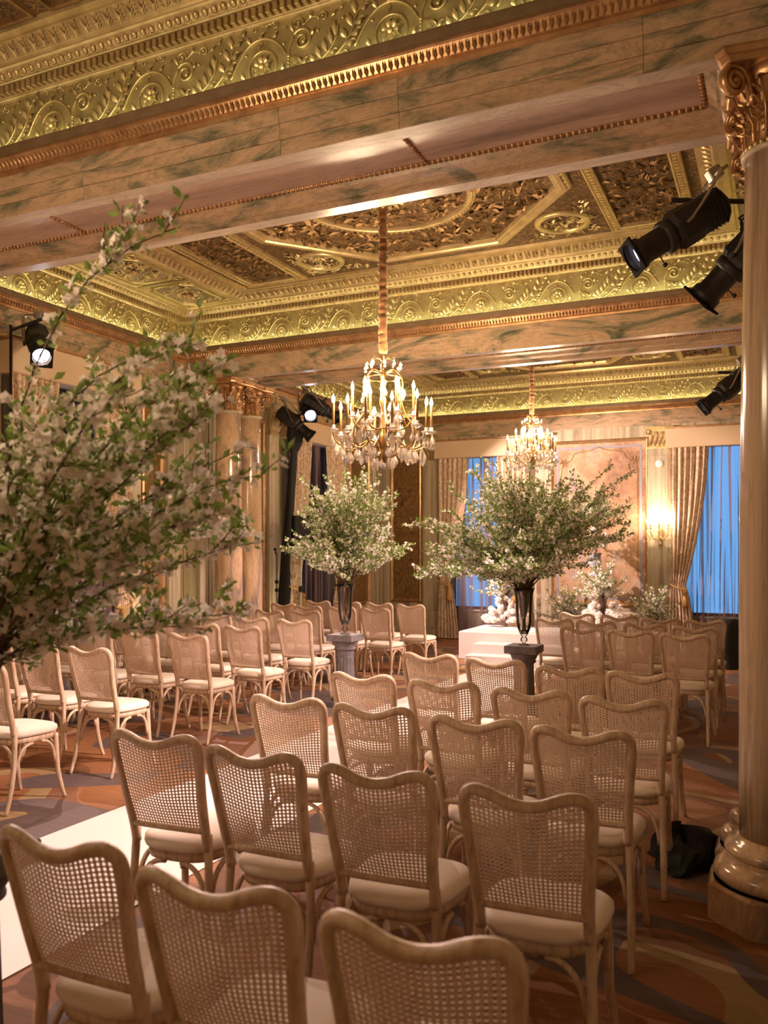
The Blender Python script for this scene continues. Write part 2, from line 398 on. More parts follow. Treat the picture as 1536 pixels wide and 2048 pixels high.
# beams (soffit between the bays) with recessed panels
def beam(y0, y1, label):
    yc = (y0 + y1) / 2
    mb = MB(); lip = .10; xs = [-6.05, -4.46, -1.86, -.30]
    x0, x1 = -6.12, -.24
    mb.box(XL, x0, y0, y1, ZS, ZC); mb.box(x1, XR, y0, y1, ZS, ZC)
    mb.box(x0, x1, y0, y0 + lip, ZS, ZC); mb.box(x0, x1, y1 - lip, y1, ZS, ZC)
    bo = struct(mb.build('beam', 'marble_lip'), label); bo.name = 'trim_beam'
    ntrim[0] += 1; bo.name = 'trim_%d' % ntrim[0]
    P = [(x0, y0 + lip), (x1, y0 + lip), (x1, y1 - lip), (x0, y1 - lip)]
    MB().frame(P, [(0, ZS), (.012, ZS + .01), (.012, ZS + .03), (.03, ZS + .035), (.035, ZS + .06), (.075, ZS + .085), (.085, ZS + .12)]).build('soffit_moulding', 'marble_beam', bo)
    MB().box(x0 + .05, x1 - .05, y0 + lip + .05, y1 - lip - .05, ZS + .118, ZS + .16).build('soffit_panel', 'marble_soffit', bo)
    zr = ZS + .115; a0, a1 = y0 + lip + .10, y1 - lip - .10
    def rope(p, q):
        d = Vector(q) - Vector(p); n = max(2, int(d.length / .034)); mb = MB()
        for i in range(n):
            c = Vector(p) + d * ((i + .5) / n)
            mb.sphere(c, .0165, 5, 4, (1, 1, .9))
        mb.tube([p, q], .009, 5)
        o = mb.build('gilt_rope', 'gold_bronze', bo, True); o['kind'] = 'stuff'
    X0, X1 = x0 + .10, x1 - .10
    for a, b2 in (((X0, a0), (X1, a0)), ((X0, a1), (X1, a1)), ((X0, a0), (X0, a1)), ((X1, a0), (X1, a1)), ((-4.46, a0), (-4.46, a1)), ((-1.86, a0), (-1.86, a1))):
        rope((a[0], a[1], zr), (b2[0], b2[1], zr))
    return bo
beam1 = beam(BAYS[0][1], BAYS[1][0], 'near marble ceiling beam with recessed soffit panels')
beam2 = beam(BAYS[1][1], BAYS[2][0], 'middle marble ceiling beam carried by the left columns')
# marble slabs on the front face of the near beam
cuts = [-6.89, -5.3, -3.85, -2.45, -1.75, -.55, .62]
h = (ZA - ZS) / 3
for k in range(3):
    for i in range(len(cuts) - 1):
        a, b2 = cuts[i] + .0006, cuts[i + 1] - .0006; o_ = .008 + .012 * k
        m_ = MB().bbox(a - (a + b2) / 2, b2 - (a + b2) / 2, -o_, 0, 0, h - .0004, .0018)
        m_.build('marble_slab', 'marble_beam', beam1, loc=((a + b2) / 2, BAYS[0][1], ZS + h * k))

# ------------------------------------------------------------------ frieze relief unit
PER = .77
def relief_unit():
    g = MB()
    U = Vector((0, -1, 0)); V3 = lambda s, h, o=.004: Vector((s, -o, h))
    def vine(P, r0, r1, n=4):
        pts = cat_rom([V3(*p) for p in P], n); k = len(pts)
        g.tube(pts, [r0 + (r1 - r0) * i / (k - 1) for i in range(k)], 5)
    def blade(s0, h0, s1, h1, w):
        d = Vector((s1 - s0, 0, h1 - h0)).normalized(); sd = Vector((d.z, 0, -d.x))
        g.leaf(V3(s0, h0, .003), V3(s1, h1, .012), sd, U, w, .9)
    def spiral(cs, ch, r0, r1, a0, turns, rad):
        n = max(8, int(abs(turns) * 16)); pts = []
        for i in range(n + 1):
            t = i / n; r = r0 + (r1 - r0) * t; a = a0 + turns * 2 * PI * t
            pts.append(V3(cs + r * math.cos(a), ch + r * math.sin(a), .006))
        g.tube(pts, [rad * (1 - .3 * i / n) for i in range(n + 1)], 5); g.sphere(pts[-1], rad * 1.5, 5, 4)
    for i in range(6): g.sphere(V3(0, .012 + i * .02, .006), .009 - .0006 * i, 5, 4)
    vine([(0, .12), (.002, .17), (.03, .225)], .009, .008); spiral(.085, .195, .062, .014, 2.5, -1.55, .0085)
    blade(.012, .12, .10, .055, .026); blade(.03, .075, .05, .02, .016); blade(.07, .07, .135, .085, .014)
    vine([(.10, .05), (.16, .045), (.235, .085), (.29, .16), (.30, .22)], .007, .006)
    for p in ((.17, .05, .13, .10), (.20, .065, .165, .14), (.235, .085, .205, .175), (.265, .12, .245, .215), (.285, .165, .275, .255)): blade(*p, .015)
    blade(.18, .05, .235, .03, .012); blade(.24, .09, .31, .085, .014)
    vine([(.22, .015), (.32, .09), (.385, .17), (.41, .25), (.46, .31)], .008, .005)
    for p in ((.30, .07, .37, .055), (.335, .11, .42, .105), (.365, .145, .455, .16), (.39, .20, .47, .215), (.405, .25, .385, .33), (.385, .19, .35, .265), (.355, .135, .315, .19), (.42, .27, .49, .275), (.45, .30, .515, .335)): blade(*p, .019)
    vine([(.40, .08), (.455, .175), (.53, .245), (.62, .258), (.70, .215), (.755, .14), (.77, .11)], .0075, .0065)
    blade(.60, .258, .585, .20, .014); blade(.53, .245, .50, .29, .014); blade(.66, .245, .71, .275, .013); blade(.56, .25, .63, .29, .012)
    n = 22; g.tube([V3(.605 + .088 * math.cos(2 * PI * i / n), .105 + .088 * math.sin(2 * PI * i / n), .004) for i in range(n)], .0075, 5, closed=True)
    for i in range(8):
        a = 2 * PI * i / 8 + .2; c_, s_ = math.cos(a), math.sin(a)
        g.leaf(V3(.605 + .012 * c_, .105 + .012 * s_, .012), V3(.605 + .066 * c_, .105 + .066 * s_, .014), Vector((-s_, 0, c_)), U, .019, .8)
    g.sphere(V3(.605, .105, .016), .017, 6, 4)
    spiral(.06, .285, .035, .008, -.5, 1.3, .0045); spiral(.215, .285, .03, .008, 3.4, -1.2, .0045); spiral(.56, .32, .022, .006, 0, 1.1, .004); spiral(.685, .315, .026, .006, 3, -1.2, .0045)
    vine([(.09, .27), (.14, .30), (.19, .29)], .004, .003); vine([(.46, .31), (.54, .345), (.62, .325), (.72, .34)], .004, .003)
    for p in ((.12, .29, .15, .325), (.25, .27, .30, .30), (.30, .30, .345, .32), (.62, .325, .655, .30), (.73, .30, .765, .27), (.03, .25, .01, .30), (.72, .05, .745, .095), (.70, .03, .66, .005), (.50, .03, .53, .00), (.13, .20, .165, .24), (.49, .06, .465, .10)): blade(*p, .012)
    for p in ((.45, .04), (.27, .03), (.50, .19), (.74, .20), (.33, .25), (.18, .22)): g.sphere(V3(*p, .005), .0085, 5, 4)
    return g.mesh('scroll_relief', 'gold_relief', True)
REL = relief_unit()
def egg_mesh():
    g = MB(); g.sphere((0, -.004, 0), .017, 8, 5, (1, .8, 1.3))
    n = 10; g.tube([(.025 * math.cos(PI * (.9 + 1.2 * i / n)), -.002, .03 * math.sin(PI * (.9 + 1.2 * i / n))) for i in range(n + 1)], .004, 4)
    g.leaf((.031, 0, .026), (.031, -.004, -.03), (1, 0, 0), (0, -1, 0), .006, .8); return g.mesh('egg', 'gold_warm', True)
EGG = egg_mesh()
def acanthus_mesh():
    g = MB(); P = lambda s, h, o: Vector((s, -o, h))
    g.leaf(P(0, -.048, 0), P(0, .045, .02), (1, 0, 0), (0, -1, 0), .016, .9)
    for sg in (-1, 1):
        for k in range(4):
            h = -.035 + k * .02; g.leaf(P(sg * .008, h, .002), P(sg * .036, h + .022, .008), (-.5, 0, sg * .8), (0, -1, 0), .008, .9)
    return g.mesh('leaf_ornament', 'gold_warm')
ACA = acanthus_mesh()
DEN = MB().bbox(-.0135, .0135, -.04, 0, 0, .052, .003).mesh('dentil', 'gold_warm')
# near bay: each piece its own object along the beam; others joined
y = BAYS[0][1]
for i in range(9):
    put('scroll_relief', REL, FR[0], (-6.25 + i * PER, y - .006, ZL - .005))
den_t, egg_t = bpy.data.objects['trim_5'], bpy.data.objects['trim_6']
for i in range(116): put('dentil', DEN, den_t, (-5.6 + i * .045, y - .034, ZD - .054))
for i in range(84): put('egg', EGG, egg_t, (-5.6 + i * .062, y - .112, ZST - .03), (R(38), 0, 0))
def joined(name, me, places, parent):
    vs0 = [v.co.copy() for v in me.vertices]; fs0 = [tuple(p.vertices) for p in me.polygons]; g = MB()
    for M in places: g.add([M @ v for v in vs0], fs0)
    o = g.build(name, me.materials[0].name, parent, me.polygons[0].use_smooth); o['kind'] = 'stuff'; return o
def run(side, y0, y1, pitch, off, z, tilt=0.0, x0=XL, x1=XR):
    'matrices for pieces along one inner side of a bay'
    out = []
    if side == 'far': L_ = x1 - x0 - 2 * off; n = int(L_ / pitch); Rz, p0, d = 0, Vector((x0 + off, y1 - off, z)), Vector((1, 0, 0))
    elif side == 'near': L_ = x1 - x0 - 2 * off; n = int(L_ / pitch); Rz, p0, d = PI, Vector((x1 - off, y0 + off, z)), Vector((-1, 0, 0))
    elif side == 'left': L_ = y1 - y0 - 2 * off; n = int(L_ / pitch); Rz, p0, d = PI / 2, Vector((x0 + off, y0 + off, z)), Vector((0, 1, 0))
    else: L_ = y1 - y0 - 2 * off; n = int(L_ / pitch); Rz, p0, d = -PI / 2, Vector((x1 - off, y1 - off, z)), Vector((0, -1, 0))
    for i in range(n):
        out.append(Matrix.Translation(p0 + d * ((i + .5) * L_ / n)) @ Matrix.Rotation(Rz, 4, 'Z') @ Matrix.Rotation(tilt, 4, 'X'))
    return out
for bi in (1, 2):
    y0, y1 = BAYS[bi]; dt, et = bpy.data.objects['trim_%d' % (bi * 6 + 5)], bpy.data.objects['trim_%d' % (bi * 6 + 6)]
    D_, E_ = [], []
    for sd in ('far', 'left', 'right'):
        D_ += run(sd, y0, y1, .045, .034, ZD - .054); E_ += run(sd, y0, y1, .062, .112, ZST - .03, R(38))
    joined('dentil_row', DEN, D_, dt); joined('egg_row', MB().sphere((0, -.004, 0), .017, 6, 4, (1, .8, 1.3)).mesh('e', 'gold_warm', True), E_, et)
    for sd in ('far', 'left', 'right'):
        for M in run(sd, y0, y1, PER, .006, ZL - .005):
            o = put('scroll_relief', REL, FR[bi]); o.matrix_world = M @ Matrix.Translation((-PER / 2, 0, 0))
# bronze leaf tongue on the bead moulding of each bay
TON = MB(); TON.leaf((0, 0, -.03), (0, -.006, .03), (1, 0, 0), (0, -1, 0), .012, .8); TON.sphere((0, .018, -.055), .008, 5, 4); TON = TON.mesh('t', 'gold_bronze')
for bi in range(3):
    P_ = []
    for sd in (('far',) if bi == 0 else ('far', 'left', 'right')): P_ += run(sd, *BAYS[bi], .034, .062, ZG - .048, R(28))
    joined('tongue_row', TON, P_, bpy.data.objects['trim_%d' % (bi * 6 + 2)])

# ------------------------------------------------------------------ ceilings
def scatter_relief(polys_in, n, seed, z, size, holes=(), mat='gold_antique', name='arabesque_relief', parent=None):
    r = random.Random(seed); g = MB(); P = polys_in
    xs = [p[0] for p in P]; ys = [p[1] for p in P]
    def inside(x, y, Q):
        for i in range(len(Q)):
            a, b = Q[i - 1], Q[i]
            if (b[0] - a[0]) * (y - a[1]) - (b[1] - a[1]) * (x - a[0]) < 0: return False
        return True
    k = 0
    for _ in range(n * 6):
        x, y = r.uniform(min(xs), max(xs)), r.uniform(min(ys), max(ys))
        if not inside(x, y, P) or any(inside(x, y, h) for h in holes): continue
        a = r.uniform(0, 2 * PI); l = size * r.uniform(.6, 1.3); d = Vector((math.cos(a), math.sin(a), 0)); sd = Vector((-d.y, d.x, 0)); c = Vector((x, y, z))
        g.leaf(c - d * l * .5, c + d * l * .5 + Vector((0, 0, -.012)), sd, (0, 0, -1), l * r.uniform(.16, .3), .9)
        if r.random() < .35:
            q = [c + d * l * .5 + Vector((math.cos(a + t) * l * .35 * (1 - t / 7), math.sin(a + t) * l * .35 * (1 - t / 7), -.006)) for t in (0, .8, 1.6, 2.4, 3.2, 4.2)]
            g.tube(q, l * .06, 4)
        k += 1
        if k >= n: break
    o = g.build(name, mat, parent); o['kind'] = 'stuff'; return o
def ceiling_bay(bi, main=True):
    y0, y1 = BAYS[bi]; yc = (y0 + y1) / 2; hy = (y1 - y0) / 2
    xa, xb = CX - 2.72, CX + 2.72          # raised field
    ya, yb = y0 + .15, y1 - .15
    # low strips on both sides above the columns
    for s, (sx0, sx1) in enumerate(((XL + .1, xa), (xb, XR - .1))):
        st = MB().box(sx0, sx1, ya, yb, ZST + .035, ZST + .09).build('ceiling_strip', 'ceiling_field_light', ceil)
        # border around the strip
        Pg = [(sx0 + .04, ya - .02), (sx1, ya - .02), (sx1, yb + .02), (sx0 + .04, yb + .02)]
        MB().frame(Pg, [(0, ZST - .002), (.05, ZST - .002), (.06, ZST + .012), (.085, ZST + .016), (.09, ZST + .036)]).build('strip_moulding', 'gold_relief', st)
        n = 4 if bi == 1 else 5
        cell = (yb - ya) / n
        for i in range(n):
            cy_ = ya + (i + .5) * cell; cx_ = (sx0 + sx1) / 2
            hw, hh, c = .30, cell / 2 - .07, .12
            if bi == 0: continue
            if i: MB().bbox(sx0 + .1, sx1 - .06, cy_ - cell / 2 - .025, cy_ - cell / 2 + .025, ZST + .012, ZST + .04, .004).build('coffer_bar', 'gold_frieze', st)
            O = [(cx_ - hw + c, cy_ - hh), (cx_ + hw - c, cy_ - hh), (cx_ + hw, cy_ - hh + c), (cx_ + hw, cy_ + hh - c), (cx_ + hw - c, cy_ + hh), (cx_ - hw + c, cy_ + hh), (cx_ - hw, cy_ + hh - c), (cx_ - hw, cy_ - hh + c)]
            cf = MB().frame(O, [(0, ZST + .036), (.004, ZST + .016), (.015, ZST + .010), (.022, ZST + .016), (.035, ZST + .016), (.042, ZST + .02), (.045, ZST + .036)]).build('coffer_frame', 'gold_relief', st)
            for sx in (-1, 1):
                for sy in (-1, 1):
                    nn = 12; MB().tube([(cx_ + sx * (hw - .02) + .045 * math.cos(2 * PI * q / nn), cy_ + sy * (hh - .015) + .045 * math.sin(2 * PI * q / nn), ZST + .028) for q in range(nn)], .012, 5, closed=True).build('coffer_ring', 'gold_relief', cf, True)
            ro = MB()
            for q in range(8):
                a = 2 * PI * q / 8; ro.leaf((cx_ + .01 * math.cos(a), cy_ + .01 * math.sin(a), ZST + .03), (cx_ + .075 * math.cos(a), cy_ + .075 * math.sin(a), ZST + .012), (-math.sin(a), math.cos(a), 0), (0, 0, -1), .022, .7)
            ro.sphere((cx_, cy_, ZST + .015), .02, 6, 4); ro.build('rosette', 'gold_bronze', cf)
            scatter_relief(offset(O, .06), 60, i + 10 * s, ZST + .034, .085, mat='gold_relief', parent=cf)
    # raised field with its leaf moulding
    mb = MB()
    prof = [(-.06, ZST + .03), (-.06, ZST), (.0, ZST), (.01, ZST + .012), (.02, ZST + .014), (.075, ZC - .018), (.09, ZC - .012), (.09, ZC - .002), (.14, ZC + .002), (.15, ZC + .03)]
    rf = [(xa, ya), (xb, ya), (xb, yb), (xa, yb)]
    lm = MB().frame(rf, prof).build('leaf_moulding', 'gold_warm', ceil)
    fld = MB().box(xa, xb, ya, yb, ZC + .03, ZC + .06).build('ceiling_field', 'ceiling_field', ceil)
    A_ = []
    for sd in ('far', 'left', 'right'): A_ += run(sd, ya, yb, .082, .048, ZC - .046, R(42), xa, xb)
    if bi == 0:
        for i in range(64): put('leaf_ornament', ACA, lm, (-5.3 + i * .082, yb - .048, ZC - .046), (R(42), 0, 0))
    else: joined('leaf_row', ACA, A_, lm)
    Zt = ZC + .03
    key = [(0, Zt), (.004, Zt - .03), (.02, Zt - .036), (.03, Zt - .028), (.075, Zt - .028), (.085, Zt - .036), (.10, Zt - .03), (.105, Zt)]
    thin = [(0, Zt), (.004, Zt - .03), (.014, Zt - .04), (.026, Zt - .034), (.04, Zt - .026), (.055, Zt - .028), (.06, Zt)]
    sy = hy / 2.0
    if bi == 0:
        # grid of small strap-work panels in the near bay
        for i in range(11):
            for j in range(5):
                cx_, cy_ = CX - 2.3 + i * .46, yb - .34 - j * .42
                q = .17; MB().frame([(cx_ - q, cy_ - q), (cx_ + q, cy_ - q), (cx_ + q, cy_ + q), (cx_ - q, cy_ + q)], [(0, Zt), (.004, Zt - .03), (.016, Zt - .036), (.028, Zt - .03), (.03, Zt)]).build('strap_frame', 'gold_antique', fld)
        scatter_relief([(xa + .2, yb - 2.2), (xb - .2, yb - 2.2), (xb - .2, yb - .15), (xa + .2, yb - .15)], 500, 5, Zt - .002, .10, parent=fld)
        return
    # greek key bars and side panels
    for s in (-1, 1):
        cxp = CX + s * 2.09; q = .29; ph = 1.56 * sy
        Pn = [(cxp - q - .10, yc - ph - .1), (cxp + q + .10, yc - ph - .1), (cxp + q + .10, yc + ph + .1), (cxp - q - .10, yc + ph + .1)]
        pf = MB().frame(Pn, key).build('panel_frame', 'gold_warm', fld)
        kb = MB(); inner = offset(Pn, .0525)
        for a, b in zip(inner, inner[1:] + inner[:1]):
            d = Vector(b) - Vector(a); n = int(d.length / .06)
            for k in range(n):
                p = Vector(a) + d * ((k + .5) / n); kb.box(p.x - .016, p.x + .016, p.y - .016, p.y + .016, Zt - .038, Zt - .027)
        o = kb.build('greek_key', 'gold_relief', pf); o['kind'] = 'stuff'
        scatter_relief(offset(Pn, .12), 330, 31 + s, Zt - .002, .085, parent=fld)
    OX, OY = 1.47, 1.42 * sy
    O = [(CX - .62, yc - OY), (CX + .62, yc - OY), (CX + OX, yc - .42 * sy), (CX + OX, yc + .42 * sy), (CX + .62, yc + OY), (CX - .62, yc + OY), (CX - OX, yc + .42 * sy), (CX - OX, yc - .42 * sy)]
    of = MB().frame(offset(O, -.11), [(0, Zt), (.004, Zt - .02), (.02, Zt - .032), (.04, Zt - .03), (.05, Zt - .045), (.085, Zt - .05), (.10, Zt - .045), (.11, Zt - .03), (.14, Zt - .03), (.15, Zt)]).build('octagon_frame', 'gold_warm', fld)
    T_ = []
    Q = offset(O, -.045)
    for a, b in zip(Q, Q[1:] + Q[:1]):
        d = Vector(b) - Vector(a); n = int(d.length / .075); an = math.atan2(d.y, d.x)
        for k in range(n):
            p = Vector(a) + d * ((k + .5) / n); T_.append(Matrix.Translation((p.x, p.y, Zt - .046)) @ Matrix.Rotation(an, 4, 'Z') @ Matrix.Rotation(R(90), 4, 'X') @ Matrix.Scale(-.6, 4, (0, 1, 0)) @ Matrix.Scale(.8, 4))
    joined('leaf_row', ACA, T_, of)
    Cc = ngon(CX, yc, .76, 44)
    MB().frame(Cc, [(-.07, Zt), (-.065, Zt - .025), (-.045, Zt - .035), (-.03, Zt - .028), (-.015, Zt - .04), (.0, Zt - .045), (.012, Zt - .035), (.016, Zt)]).build('medallion_ring', 'gold_warm', fld, True)
    bd = MB()
    for q in ngon(CX, yc, .79, 90): bd.sphere((q[0], q[1], Zt - .035), .015, 5, 4)
    o = bd.build('bead_ring', 'gold_relief', fld); o['kind'] = 'stuff'
    scatter_relief(offset(O, .05), 560, 71 + bi, Zt - .002, .11, holes=(ngon(CX, yc, .84, 24),), parent=fld)
    scatter_relief(ngon(CX, yc, .72, 24), 260, 91 + bi, Zt - .002, .09, parent=fld)
    ro = MB()
    for q in range(16):
        a = 2 * PI * q / 16; ro.leaf((CX + .04 * math.cos(a), yc + .04 * math.sin(a), Zt - .01), (CX + .24 * math.cos(a), yc + .24 * math.sin(a), Zt - .035), (-math.sin(a), math.cos(a), 0), (0, 0, -1), .035, .8)
    ro.lathe([(.10, Zt), (.10, Zt - .02), (.06, Zt - .05), (.02, Zt - .08)], 16); ro.build('ceiling_rosette', 'gold_relief', fld)
    for sx in (-1, 1):
        for s2 in (-1, 1):
            px, py = CX + sx * 1.31, yc + s2 * 1.25 * sy
            C2 = ngon(px, py, .235, 28)
            MB().frame(C2, [(-.03, Zt), (-.028, Zt - .02), (-.015, Zt - .03), (.0, Zt - .025), (.012, Zt - .034), (.03, Zt - .025), (.034, Zt)]).build('roundel_frame', 'gold_relief', fld, True)
            scatter_relief(ngon(px, py, .19, 16), 45, 200 + sx * 3 + s2, Zt - .002, .07, mat='gold_relief', parent=fld)
            tri = [(px - .42 * sx, py + .33 * s2), (px + .30 * sx, py + .33 * s2), (px + .30 * sx, py - .5 * s2)]
            if sx * s2 > 0: tri = tri[::-1]
            scatter_relief(tri, 60, 300 + sx * 3 + s2, Zt - .002, .07, holes=(C2,), mat='gold_relief', parent=fld)
for bi in range(3): ceiling_bay(bi)

# LED cove strips on the ledges (hidden from below by the ledge)
def led(bi, side, power):
    y0, y1 = BAYS[bi]; d = .075; z = ZL + .012
    if side == 'far': o = area('cove_light', ((XL + XR) / 2, y1 - d, z), (R(180 - 28), 0, 0), XR - XL - .4, .02, power, LED)
    elif side == 'left': o = area('cove_light', (XL + d, (y0 + y1) / 2, z), (R(180 - 28), 0, PI / 2), y1 - y0 - .3, .02, power * .55, LED)
    elif side == 'right': o = area('cove_light', (XR - d, (y0 + y1) / 2, z), (R(180 - 28), 0, -PI / 2), y1 - y0 - .3, .02, power * .55, LED)
led(0, 'far', P_LED * .38)
for s in ('far', 'left', 'right'): led(1, s, P_LED); led(2, s, P_LED)

# ------------------------------------------------------------------ columns with gilt capitals
def make_column(label):
    t = thing('column', label, 'column', group='coupled marble columns')
    rb, rt, zc = .178, .152, 3.375
    MB().frame(ngon(0, 0, .325, 8, PI / 8), [(0, 0), (0, .15), (.012, .162), (.33, .162)]).build('plinth', 'marble_column', t)
    pr = [(.285, .162)]
    for i in range(9): a = -PI / 2 + PI * i / 8; pr.append((.25 + .036 * math.cos(a), .20 + .038 * math.sin(a)))
    pr += [(.235, .242), (.222, .262), (.232, .275)]
    for i in range(7): a = -PI / 2 + PI * i / 6; pr.append((.216 + .024 * math.cos(a), .30 + .024 * math.sin(a)))
    pr += [(.20, .335), (.182, .36)]
    MB().lathe(pr, 40).build('base', 'marble_column', t, True)
    sh = [(rb, .355)] + [(rb - (rb - rt) * max(0, (k / 12 - .3) / .7) ** 1.4, .36 + (zc - .36) * k / 12) for k in range(1, 13)]
    MB().lathe(sh, 48).build('shaft', 'marble_column', t, True)
    MB().lathe([(.153, zc - .02), (.166, zc - .018), (.17, zc - .006), (.166, zc + .004)], 40).build('neck_ring', 'marble_lip', t, True)
    cp = MB().lathe([(.140, zc + .005), (.142, zc + .12), (.152, zc + .22), (.182, zc + .30), (.20, ZS - .055)], 28).build('capital_bell', 'gold_bronze', t, True)
    bd = MB()
    for q in range(36): a = 2 * PI * q / 36; bd.sphere((.16 * math.cos(a), .16 * math.sin(a), zc + .012), .013, 6, 4)
    o = bd.build('bead_ring', 'gold_relief', cp, True); o['kind'] = 'stuff'
    def aleaf(h, r0, out, w):
        g = MB(); n = 9; P_ = []; cols = 7
        for i in range(n):
            u = i / (n - 1); z = h * math.sin(min(1, u * 1.12) * PI / 2) - (.035 * max(0, u - .8) / .2 if u > .8 else 0)
            y = r0 + out * (u ** 3.2) + .006
            ww = w * (math.sin(PI * (.18 + .74 * u)) ** .7) * (1 + .16 * math.sin(u * 22))
            P_.append([(ww * (c / (cols - 1) - .5) * 2, y + .014 * math.cos((c / (cols - 1) - .5) * 2 * PI * 1.5) - .02 * abs(c / (cols - 1) - .5) * 2 * (1 - u), z) for c in range(cols)])
        for i in range(n - 1):
            for c in range(cols - 1):
                g.add([P_[i][c], P_[i][c + 1], P_[i + 1][c + 1], P_[i + 1][c]], [(0, 1, 2, 3)])
        for sg in (-1, 1):
            for k in range(4):
                z = h * (.25 + .17 * k); g.leaf((sg * w * .3, r0 + .012, z), (sg * w * 1.08, r0 + .02 + out * .3, z + h * .13), (0, 0, 1), (0, 1, 0), h * .05, .8)
        g.tube([(0, r0 + .012, 0), (0, r0 + .022, h * .5), (0, r0 + out * .7 + .02, h * .93)], .006, 5)
        return g.mesh('acanthus_leaf', 'gold_bronze', True)
    l1 = aleaf(.165, .142, .075, .052); l2 = aleaf(.27, .146, .085, .05)
    for q in range(8):
        put('acanthus_leaf', l1, cp, (0, 0, zc + .02), (0, 0, 2 * PI * q / 8))
        put('acanthus_leaf', l2, cp, (0, 0, zc + .02), (0, 0, 2 * PI * (q + .5) / 8))
    # corner volutes
    g = MB(); pts = []
    for i in range(34):
        u = i / 33; a = PI * .5 - u * 2 * PI * 2.0; r = .062 * (1 - u * .8); pts.append((0, .272 + r * math.cos(a), ZS - .125 + r * math.sin(a)))
    lead = [(0, .17, zc + .18), (0, .185, zc + .25), (0, .225, ZS - .072)]
    g.tube(cat_rom(lead + pts, 2), [.013] * (len(lead + pts) * 2 - 1), 6, flat=1.9, ref=(1, 0, 0)); g.sphere((0, .272, ZS - .125), .018, 8, 5, (1.8, 1, 1))
    vm = g.mesh('volute', 'gold_bronze', True)
    for q in range(4): put('volute', vm, cp, (0, 0, 0), (0, 0, PI / 4 + PI / 2 * q))
    # concave abacus
    def ab(r, zz):
        out = []
        for q in range(4):
            a0 = PI / 4 + PI / 2 * q
            for k in range(8):
                s_ = -1 + 2 * k / 7; a = a0 + PI / 4 + s_ * PI / 4 * .90
                rr = r * (.70 + .30 * abs(s_) ** 2.2) * 1.0; out.append((rr * math.cos(a), rr * math.sin(a)))
        return out
    g = MB(); n = 32; vs = []; fs = []
    lev = [(.305, ZS - .058), (.315, ZS - .05), (.318, ZS - .035), (.335, ZS - .03), (.348, ZS - .012), (.348, ZS)]
    for r, z in lev: vs += [(p[0], p[1], z) for p in ab(r, z)]
    for i in range(len(lev) - 1):
        for q in range(n): q2 = (q + 1) % n; fs.append((i * n + q, i * n + q2, (i + 1) * n + q2, (i + 1) * n + q))
    fs += [tuple(range(n - 1, -1, -1)), tuple((len(lev) - 1) * n + q for q in range(n))]
    g.add(vs, fs)
    for q in range(4):
        a = PI / 2 * q
        for k in range(6): b = 2 * PI * k / 6; g.leaf((.235 * math.cos(a), .235 * math.sin(a), ZS - .03), (.25 * math.cos(a) - .03 * math.cos(b) * math.sin(a), .25 * math.sin(a) + .03 * math.cos(b) * math.cos(a), ZS - .03 + .03 * math.sin(b)), (0, 0, 1), (math.cos(a), math.sin(a), 0), .008, .6)
    g.build('abacus', 'gold_bronze', t)
    return t
col0 = make_column('veined marble column with gilt capital at the right edge of the picture')
CLAB = {(1, 0, 1): 'marble column close behind the right edge column, same beam', (0, 0, 0): 'front marble column at the left end of the near beam', (0, 0, 1): 'rear marble column at the left end of the near beam',
        (0, 1, 0): 'front column with dark swirling veins left of the chandelier', (0, 1, 1): 'plainer column just right of the swirling veined column', (1, 1, 0): 'front column at the right end of the middle beam', (1, 1, 1): 'rear column at the right end of the middle beam'}
for xi in (1, 0):
    for bj, ys in enumerate(((4.17, 4.65), (9.02, 9.48))):
        for k, yy in enumerate(ys):
            if (xi, bj, k) == (1, 0, 0): col0.location = (COLX[1], yy, 0); continue
            c = copy_tree(col0); c.location = (COLX[xi], yy, 0); c.rotation_euler = (0, 0, 0); c['label'] = CLAB[(xi, bj, k)]
for o in list(COL.objects):
    if o.name.startswith('shaft') and o.parent and o.parent.name.startswith('column') and o.parent.location.x > -1:
        o.material_slots[0].link = 'OBJECT'; o.material_slots[0].material = MATS['marble_pillar']

# ------------------------------------------------------------------ wall dressing
def on_wall(side):
    'local frame on a wall: x along, y into the room'
    if side == 'far': return lambda u: Matrix.Translation((u, YF, 0)) @ Matrix.Rotation(PI, 4, 'Z')
    if side == 'left': return lambda u: Matrix.Translation((XL, u, 0)) @ Matrix.Rotation(-PI / 2, 4, 'Z')
    return lambda u: Matrix.Translation((XR, u, 0)) @ Matrix.Rotation(PI / 2, 4, 'Z')
def at(o, M): o.matrix_world = M; return o
def pil_capital(w):
    g = MB(); h = .36; hw = w / 2
    g.bbox(-hw * .86, hw * .86, 0, .055, 0, h - .04, .006); g.bbox(-hw - .045, hw + .045, 0, .10, h - .045, h, .008); g.bbox(-hw, hw, 0, .075, -.02, .012, .005)
    for s in (-1, 1):
        pts = [(s * (hw - .01 + .045 * (1 - i / 22) * math.cos(2.2 + i * .55)), .075, h - .10 + .045 * (1 - i / 22) * math.sin(2.2 + i * .55)) for i in range(20)]
        g.tube(pts, .011, 5)
        pts = [(s * (.045 + .03 * (1 - i / 18) * math.cos(.6 - i * .6)), .068, h - .11 + .03 * (1 - i / 18) * math.sin(.6 - i * .6)) for i in range(14)]
        g.tube(pts, .008, 5)
    for k in range(5):
        x = (-1 + k / 2) * hw * .72
        g.leaf((x, .055, .015), (x * 1.05, .10, .15), (1, 0, 0), (0, 1, 0), .032, .6)
        for s in (-1, 1): g.leaf((x, .058, .06), (x + s * .032, .08, .11), (.5, 0, s * -.5), (0, 1, 0), .014, .6)
    for k in range(4):
        x = (-.75 + k / 2) * hw * .8
        g.leaf((x, .055, .10), (x, .095, .245), (1, 0, 0), (0, 1, 0), .026, .6)
    return g.mesh('pilaster_capital', 'gold_warm')
